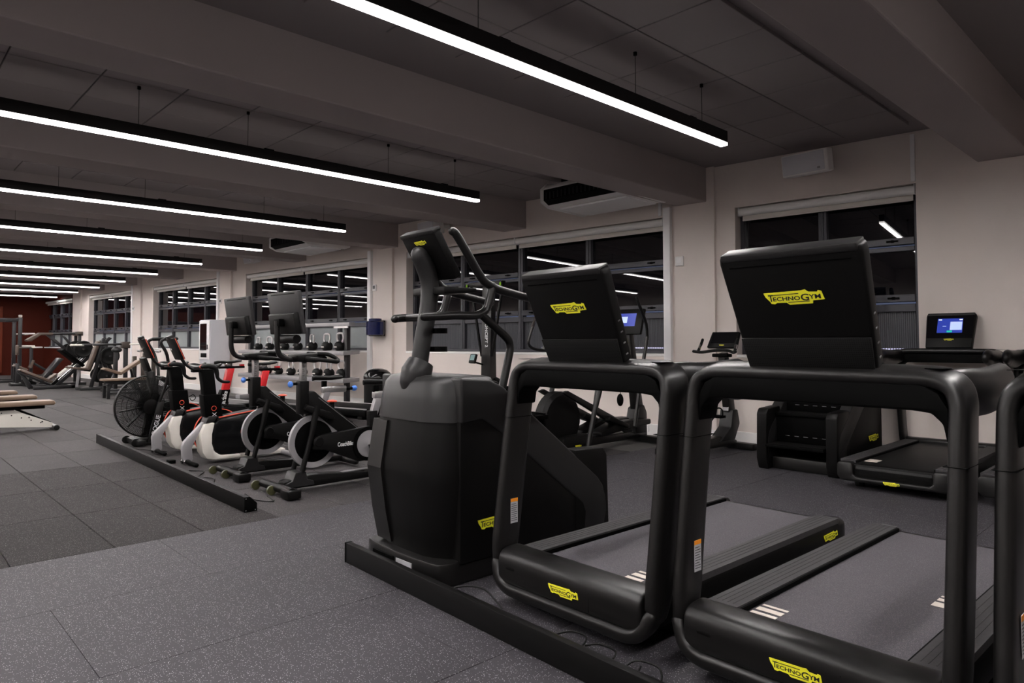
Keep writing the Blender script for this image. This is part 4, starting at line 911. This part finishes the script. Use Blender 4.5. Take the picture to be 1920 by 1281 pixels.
mb = MB(); mb.M = Mx; mb.box(-.12, .12, -.0215, -.02, .10, .26); mb.build('display', 'scr1', ec, smooth=0)
mb = MB(); mb.M = Mx; mb.box(-.10, .0, -.0225, -.0215, .14, .22); mb.build('display_tile', 'scr2', ec, smooth=0)
badge(EL, .10, (.352-.19, .30, .085), face_rot(1, 0, 0)); badge(EL, .10, (-.05, -.03+.012, .10), face_rot(0, -1, 0))
MB().tube([(-.05, 1.38, .86), (-.07, 1.34, .60), (-.03, 1.30, .52)], .004, 6, sm=3).build('hanging_strap', 'deep', EL)
MB().ell((-.06, 1.32, .50), .045, .03, .075, 12, 8).build('hanging_case', 'deep', EL)
# ================================================================== upright bike by the wall
UB = thing('upright_bike', 'black upright exercise bike facing the wall between elliptical and stair climber', 'exercise bike', (-4.0, 6.12, 0), R(-5))
MB().box(-.27, .27, 1.02, 1.12, 0, .07).build('front_foot', 'black', UB, bev=.012)
MB().box(-.25, .25, .0, .10, 0, .07).build('rear_foot', 'black', UB, bev=.012)
MB().prism([(.05, .04), (1.06, .04), (1.06, .09), (.86, .16), (.62, .15), (.05, .10)], -.06, .06).build('floor_beam', 'black', UB, bev=.015)
MB().prism([(.70, .10), (.98, .10), (1.08, .28), (1.04, .44), (.94, .44), (.90, .25)], -.085, .085).build('boot', 'grey', UB, bev=.02)
MB().prism([(.93, .40), (1.05, .42), (.93, 1.08), (.85, 1.06)], -.045, .045).build('mast', 'black', UB, bev=.012)
warn_label(UB, (.0, .925, .47), face_rot(0, -1, .2), .08, .09)
MB().prism(smoothpoly([(.24, .16), (.20, .34), (.27, .47), (.40, .47), (.50, .38), (.54, .24), (.42, .14)], 3), -.09, .09).build('drive_cover', 'grey', UB, bev=.02, lim=60)
MB().prism([(.22, .45), (.30, .45), (.24, .84), (.17, .84)], -.03, .03).build('seat_post', 'lgrey', UB, bev=.006)
MB().ell((0, .18, .87), .13, .15, .04, 16, 8).build('saddle', 'blackm', UB)
MB().tube([(-.27, .72, 1.085), (-.20, .78, 1.075), (-.08, .86, 1.095), (.08, .86, 1.095), (.20, .78, 1.075), (.27, .72, 1.085)], .017, 10, sm=4, round_end=True).build('handlebar', 'rubberb', UB)
for s in (-1, 1):
    MB().tube([(s*.235, .76, 1.09), (s*.23, .80, 1.15), (s*.225, .83, 1.215)], .016, 10, round_end=True).build('bar_end', 'rubberb', UB)
    MB().tube([(s*.2325, .775, 1.115), (s*.229, .80, 1.155)], .0175, 8).build('pulse_sensor', 'chrome', UB)
    c = (.42+s*.12, .30+s*.10)
    MB().tube([(s*.10, .42, .30), (s*.12, *c)], [.018, .014], 8).build('crank_arm', 'black', UB)
    MB().box(*sorted((s*.13, s*.23)), c[0]-.05, c[0]+.05, c[1]-.014, c[1]+.014).build('pedal', 'deep', UB, bev=.005)
    MB().tube([(s*.135, c[0], c[1]+.01), (s*.14, c[0], c[1]+.07), (s*.18, c[0], c[1]+.09), (s*.22, c[0], c[1]+.07), (s*.225, c[0], c[1]+.01)], .008, 6, sm=3).build('pedal_strap', 'yellow' if s > 2 else 'deep', UB)
Mx = Matrix.Translation((0, .87, 1.12)) @ Matrix.Rotation(R(-28), 4, 'X')
mb = MB(); mb.M = Mx; mb.prism([(-.19, 0), (.19, 0), (.175, .20), (-.175, .20)], -.02, .02, 'y'); uc = mb.build('console', 'blackm', UB, bev=.01)
mb = MB(); mb.M = Mx; mb.box(-.15, .15, -.0215, -.02, .055, .185); mb.build('screen_glass', 'screenoff', uc, smooth=0)
badge(UB, .065, Mx @ Vector((0, -.021, .028)), face_rot(*(Mx.to_3x3() @ Vector((0, -1, 0)))))
MB().box(-.10, .10, .82, .92, 1.02, 1.06).build('handlebar_clamp', 'deep', UB, bev=.01)
# ================================================================== low platforms behind the bikes
def platform(loc, rz, label, m):
    t_ = thing('low_platform', label, 'platform', loc, rz, 'low platforms behind the bikes')
    MB().box(-.40, .40, -1.0, 1.0, .05, .15).build('frame', 'deep', t_, bev=.02)
    MB().box(-.33, .33, -.95, .95, .15, .165).build('surface', m, t_, bev=.004)
    for s in (-1, 1):
        MB().box(s*.375-.012, s*.375+.012, -1.0, 1.0, .15, .172).build('edge_rail', 'silver', t_, bev=.004)
        for y in (-.85, .85): MB().box(s*.33-.04, s*.33+.04, y-.05, y+.05, 0, .06).build('foot', 'rubberb', t_, bev=.008)
platform((-10.25, 5.85, 0), R(-78), 'low black platform with silver edges behind the spin bikes', 'blackm')
platform((-12.6, 4.6, 0), R(-80), 'low grey-topped platform behind the smart bikes', 'grey2')
# ================================================================== free-weight area
# benches with ladder frames, all in a row (local y along the pad; world +Y)
def bench(label):
    t_ = thing('adjustable_bench', label, 'bench', (0, 0, 0), 0, 'wooden-edged adjustable benches')
    MB().prism([(-1.2, .345), (-.02, .345), (0, .365), (-.02, .405), (-1.2, .405)], -.15, .15).build('pad', 'tan', t_, bev=.012)
    MB().box(-.10, .10, -1.15, -.12, .300, .344).build('pad_support', 'deep', t_, bev=.006)
    for x in (-.055, .055):
        p = MB().prism([(-.95, .10), (-.08, .035), (-.02, .03), (-.02, .09), (-.48, .30), (-.95, .30)], x-.005, x+.005).build('ladder_plate', 'ivory', t_, bev=.002, seg=1)
        for k in range(5):
            MB().tube([(x-.007, -.14-k*.11, .085+k*.03), (x-.007, -.16-k*.11, .105+k*.04), (x+.007, -.16-k*.11, .105+k*.04)], .009, 6).build('notch', 'deep', p)
    MB().prism([(-.46, .30), (-.42, .31), (-.03, .10), (-.05, .07)], -.02, .02).build('brace', 'deep', t_, bev=.004)
    MB().box(-.20, .20, -.03, .03, .01, .06).build('foot_bar', 'steel', t_, bev=.008)
    for s in (-1, 1): MB().lathe([(.03, -.012), (.035, -.01), (.035, .01), (.03, .012)], 16, (s*.21, 0, .036), 'x').build('wheel', 'rubberb', t_)
    for x, y, z in ((.11, -.15, .12), (.11, -.30, .19)): MB().tube([(-x, y, z), (x, y, z)], .01, 8).build('pin', 'chrome', t_)
    MB().box(-.20, .20, -1.18, -1.12, .0, .06).build('rear_foot', 'steel', t_, bev=.008)
    MB().box(-.03, .03, -1.18, -1.10, .05, .32).build('rear_leg', 'steel', t_, bev=.006)
    return t_
BN = bench('tan-padded adjustable bench on a white ladder frame, nearest the fan bike')
BN.location = (-11.4, 2.03, 0)
place(BN, 'tan-padded adjustable bench, second in its row from the fan bike', (-12.7, 2.03, 0))
place(BN, 'tan-padded adjustable bench, third in its row from the fan bike', (-14.1, 1.98, 0))
place(BN, 'tan-padded adjustable bench, fourth in its row from the fan bike', (-15.6, 1.70, 0))
# flat bench
FB = thing('flat_bench', 'flat tan-topped bench on black square legs behind the fan bike', 'bench', (-16.75, 3.83, 0), 0)
MB().box(-.16, .16, 0, 1.15, .375, .425).build('pad', 'tan', FB, bev=.015)
MB().box(-.05, .05, .06, 1.10, .30, .374).build('spine', 'steel', FB, bev=.006)
for y in (.07, 1.02): 
    for s in (-1, 1): MB().box(s*.17-.03, s*.17+.03, y, y+.06, 0, .31).build('leg', 'steel', FB, bev=.006)
    MB().box(-.2, .2, y, y+.06, .27, .32).build('cross_bar', 'steel', FB, bev=.006)
MB().box(-.03, .03, .10, 1.05, .08, .13).build('stretcher', 'steel', FB, bev=.006)
def plate(t_, c, r, axis='x', th=.05):
    p = MB().lathe([(.03, -th/2), (r*.45, -th*.3), (r*.8, -th*.3), (r*.86, -th/2), (r, -th*.4), (r, th*.4), (r*.86, th/2), (r*.8, th*.3), (r*.45, th*.3), (.03, th/2)], 32, c, axis).build('weight_plate', 'rubberb', t_)
    MB().lathe([(.028, -th/2-.012), (.028, th/2+.012)], 12, c, axis).build('hub', 'chrome', p)
# leg press (profile lies in the y-z plane)
LP = thing('leg_press', 'plate-loaded leg press with sloping chrome rails and taupe pads', 'gym machine', (-21.5, 3.3, 0), 0)
MB().box(-.32, -.24, .02, .95, 0, .09).build('base_rail', 'steel', LP, bev=.01); MB().box(.24, .32, .02, .95, 0, .09).build('base_rail', 'steel', LP, bev=.01)
MB().box(-.32, .32, .85, .95, .0, .08).build('base_cross', 'steel', LP, bev=.01)
for s in (-1, 1):
    MB().prism([(.48, .09), (.60, .09), (1.80, 1.32), (1.72, 1.36)], *sorted((s*.22, s*.29))).build('main_rail', 'steel', LP, bev=.008)
    MB().tube([(s*.17, .58, .22), (s*.17, 1.66, 1.30)], .022, 10).build('guide_rod', 'chrome', LP)
    MB().box(*sorted((s*.22, s*.29)), 1.62, 1.70, 0, 1.22).build('rear_post', 'steel', LP, bev=.008)
    plate(LP, (s*.42, 1.09, 1.03), .225)
    MB().tube([(s*.25, 1.09, 1.03), (s*.52, 1.09, 1.03)], .025, 10).build('plate_horn', 'chrome', LP)
    MB().prism([(.62, .30), (.90, .56), (.86, .60), (.58, .34)], *sorted((s*.05, s*.13))).build('step_mark', 'ivory', LP, bev=.004)
MB().box(-.30, .30, 1.60, 1.70, 1.18, 1.26).build('top_cross', 'steel', LP, bev=.01)
MB().prism([(-.27, .50), (-.22, .54), (.48, .20), (.44, .14)], -.20, .20).build('seat_pad', 'tank', LP, bev=.015)
MB().prism([(-.28, .48), (.46, .10), (.44, .06), (-.26, .42)], -.12, .12).build('seat_frame', 'steel', LP, bev=.008)
MB().prism([(-.24, .44), (-.16, .44), (.05, .06), (-.03, .0), (-.06, .05)], -.05, .05).build('seat_leg', 'steel', LP, bev=.006)
MB().prism([(.40, .22), (.58, .36), (.55, .40), (.37, .26)], -.17, .17).build('lumbar_pad', 'tank', LP, bev=.015)
MB().prism([(.62, 1.00), (.68, 1.04), (1.16, .60), (1.10, .55)], -.34, .34).build('foot_plate', 'deep', LP, bev=.01)
MB().prism([(.66, 1.40), (.74, 1.38), (1.02, 1.02), (.95, 1.0)], -.04, .04).build('carriage_arm', 'steel', LP, bev=.008)
# pendulum squat behind it
PS = thing('squat_machine', 'plate-loaded squat machine with bent taupe shoulder pads by the red wall', 'gym machine', (-22.9, 3.5, 0), 0)
for s in (-1, 1):
    MB().prism([(-.10, 1.24), (.0, 1.24), (.22, 1.42), (.50, 1.42), (.50, 1.48), (.18, 1.48), (-.12, 1.28)], *sorted((s*.06, s*.16))).build('shoulder_pad', 'tank', PS, bev=.015)
    MB().box(*sorted((s*.2, s*.28)), 1.08, 1.16, 0, 1.46).build('post', 'steel', PS, bev=.008)
    plate(PS, (s*.36, .98, .98), .2)
MB().tube([(0, .45, 1.45), (0, 1.2, 1.47)], .03, 10).build('lever', 'steel', PS)
MB().box(-.28, .28, 1.05, 1.20, 1.40, 1.52).build('pivot_block', 'bronze', PS, bev=.01)
MB().prism([(.35, 1.42), (.45, 1.42), (1.0, .90), (.92, .86)], -.05, .05).build('swing_arm', 'steel', PS, bev=.008)
MB().box(-.30, .30, .1, 1.3, 0, .08).build('base', 'steel', PS, bev=.01)
MB().prism([(.15, .08), (.25, .08), (.75, .75), (.65, .78)], -.25, .25).build('back_board', 'steel', PS, bev=.01)
MB().prism([(-.16, .08), (.12, .08), (.12, .12), (-.12, .22)], -.3, .3).build('foot_plate', 'deep', PS, bev=.01)
# biceps machine with upright pad
BM = thing('curl_machine', 'small lever machine with upright taupe pad and twin roller pads beside the squat machine', 'gym machine', (-23.6, 3.25, 0), 0)
MB().box(-.25, .25, -.1, 1.0, 0, .08).build('base', 'steel', BM, bev=.01)
MB().box(-.05, .05, .34, .42, .06, 1.08).build('post', 'steel', BM, bev=.008)
MB().box(-.12, .12, .02, .08, .86, 1.14).build('chest_pad', 'tank', BM, bev=.02)
MB().tube([(0, .08, 1.06), (0, .34, 1.06)], .02, 8).build('pad_stem', 'bronze', BM)
for s in (-1, 1):
    MB().tube([(s*.08, .40, 1.07), (s*.08, .62, 1.07)], .022, 10, round_end=True).build('roller', 'ivory', BM)
    MB().prism([(.32, .50), (.40, .72), (.46, .70), (.38, .48)], *sorted((s*.03, s*.12))).build('knee_pad', 'tank', BM, bev=.015)
    MB().box(*sorted((s*.16, s*.22)), .0, .08, .06, .62).build('side_post', 'steel', BM, bev=.006)
MB().prism([(-.05, .55), (.0, .60), (.30, .46), (.26, .40)], -.16, .16).build('arm_pad', 'tank', BM, bev=.015)
MB().prism([(.42, .60), (.44, .66), (.95, .30), (.92, .24)], -.04, .04).build('lever', 'steel', BM, bev=.008)
# chest press
CP = thing('chest_press', 'plate-loaded press with tall taupe back pad facing the benches', 'gym machine', (-20.2, 4.15, 0), 0)
MB().prism([(-.04, .50), (.22, .46), (.50, 1.24), (.42, 1.26), (.16, .56), (-.03, .56)], -.02, .02).build('pad_spine', 'steel', CP, bev=.006)
MB().prism([(.12, .52), (.19, .50), (.42, 1.22), (.35, 1.25)], -.14, .14).build('back_pad', 'tank', CP, bev=.018)
MB().prism([(-.30, .56), (.14, .50), (.14, .55), (-.30, .61)], -.17, .17).build('seat_pad', 'tank', CP, bev=.015)
MB().prism([(-.10, .08), (-.05, .08), (.0, .52), (-.06, .52)], -.04, .04).build('seat_post', 'lgrey', CP, bev=.006)
MB().prism([(.20, .06), (.28, .06), (.55, 1.30), (.47, 1.32)], -.05, .05).build('main_post', 'steel', CP, bev=.01)
MB().box(-.3, .3, -.05, .95, 0, .07).build('base', 'steel', CP, bev=.01)
for s in (-1, 1):
    MB().tube([(s*.30, -.10, 1.14), (s*.32, .35, 1.16), (s*.34, .88, 1.16)], .022, 10).build('press_arm', 'steel', CP)
    MB().tube([(s*.30, -.16, 1.14), (s*.30, .0, 1.14)], .026, 10, round_end=True).build('grip', 'ivory', CP)
    plate(CP, (s*.45, .55, .86), .225)
    MB().tube([(s*.2, .55, .86), (s*.56, .55, .86)], .025, 10).build('plate_horn', 'steel', CP)
    MB().prism([(.42, .94), (.50, .94), (.72, .42), (.64, .40)], *sorted((s*.2, s*.26))).build('link_arm', 'steel', CP, bev=.006)
    plate(CP, (s*.38, .50, .36), .20)
# cable column with twin uprights
CC = thing('lat_machine', 'dark twin-post lever machine with bronze head between two windows', 'gym machine', (-19.0, 4.65, 0), 0)
for y in (0, .22): MB().box(-.06, .06, y-.04, y+.04, .07, 1.10).build('post', 'steel', CC, bev=.008)
MB().box(-.35, .35, -.25, .45, 0, .07).build('base', 'steel', CC, bev=.01)
MB().box(-.10, .10, .12, .30, 1.06, 1.22).build('head_block', 'bronze', CC, bev=.012)
MB().tube([(0, -.50, 1.15), (0, .30, 1.17)], .026, 10).build('lever', 'steel', CC)
MB().ell((0, .02, 1.02), .10, .12, .07, 12, 8).build('counterweight', 'steel', CC)
for s in (-1, 1): MB().tube([(s*.08, .28, 1.16), (s*.25, .48, 1.16)], .02, 10, round_end=True).build('handle', 'ivory', CC)
# incline bench machine
IB = thing('incline_bench', 'incline bench with bent tan pads and bronze posts behind the fan bike', 'bench', (-17.6, 4.05, 0), 0)
MB().prism([(-.02, .60), (.04, .64), (.34, .53), (.30, .47)], -.16, .16).build('seat_pad', 'tan', IB, bev=.015)
MB().prism([(.30, .50), (.34, .46), (.76, .74), (.72, .80)], -.15, .15).build('back_pad', 'tan', IB, bev=.015)
for y in (.70, .92):
    for s in (-1, 1): MB().box(s*.34-.04, s*.34+.04, y, y+.08, 0, .95 if y > .8 else .88).build('post', 'bronze', IB, bev=.008)
MB().prism([(.05, .06), (.12, .06), (.30, .48), (.22, .50)], -.05, .05).build('front_leg', 'steel', IB, bev=.006)
MB().box(-.06, .06, .0, 1.0, .02, .09).build('floor_beam', 'steel', IB, bev=.008)
MB().box(-.38, .38, .70, .98, .0, .06).build('rear_foot', 'steel', IB, bev=.008)
MB().tube([(-.85, .95, 1.0), (.85, .95, 1.0)], .018, 10).build('barbell', 'chrome', IB)
for s in (-1, 1): MB().tube([(s*.62, .95, 1.0), (s*.82, .95, 1.0)], .03, 10).build('bar_sleeve', 'silver', IB)
for s in (-1, 1): MB().prism([(.70, .08), (.74, .08), (.60, .66), (.56, .66)], *sorted((s*.10, s*.14))).build('strut', 'steel', IB, bev=.004)
# power rack at the far red wall
PR = thing('power_rack', 'tall black power rack with pegs in front of the red wall', 'gym machine', (-26.2, 3.1, 0), 0)
for y in (0.55, -.75):
    for s in (-1, 1):
        p = MB().box(s*.55-.05, s*.55+.05, y-.05, y+.05, .05, 1.98).build('upright', 'steel', PR, bev=.008)
        for k in range(9): MB().lathe([(.012, -.001), (.012, .001)], 8, (s*.55, y-.051, .35+k*.17), 'y').build('hole', 'lgrey', p, smooth=0)
for s in (-1, 1):
    MB().box(s*.55-.04, s*.55+.04, -.75, .55, 1.86, 1.95).build('top_rail', 'steel', PR, bev=.008)
    MB().box(s*.55-.05, s*.55+.05, -.85, .65, 0, .07).build('floor_rail', 'steel', PR, bev=.008)
    for z in (1.48, 1.1): MB().tube([(s*.55, .6, z), (s*.55, .92, z)], .025, 10, round_end=True).build('storage_peg', 'ivory', PR)
for y in (-.75, .55): MB().box(-.55, .55, y-.04, y+.04, 1.90, 1.97).build('cross_rail', 'steel', PR, bev=.008)
MB().tube([(-.9, .6, 1.45), (.9, .6, 1.45)], .016, 10).build('barbell', 'chrome', PR)
MB().lathe([(.03, 1.98), (.05, 2.0), (.05, 2.05), (.03, 2.06)], 12, (.55, .55, 0)).build('post_cap', 'ivory', PR)
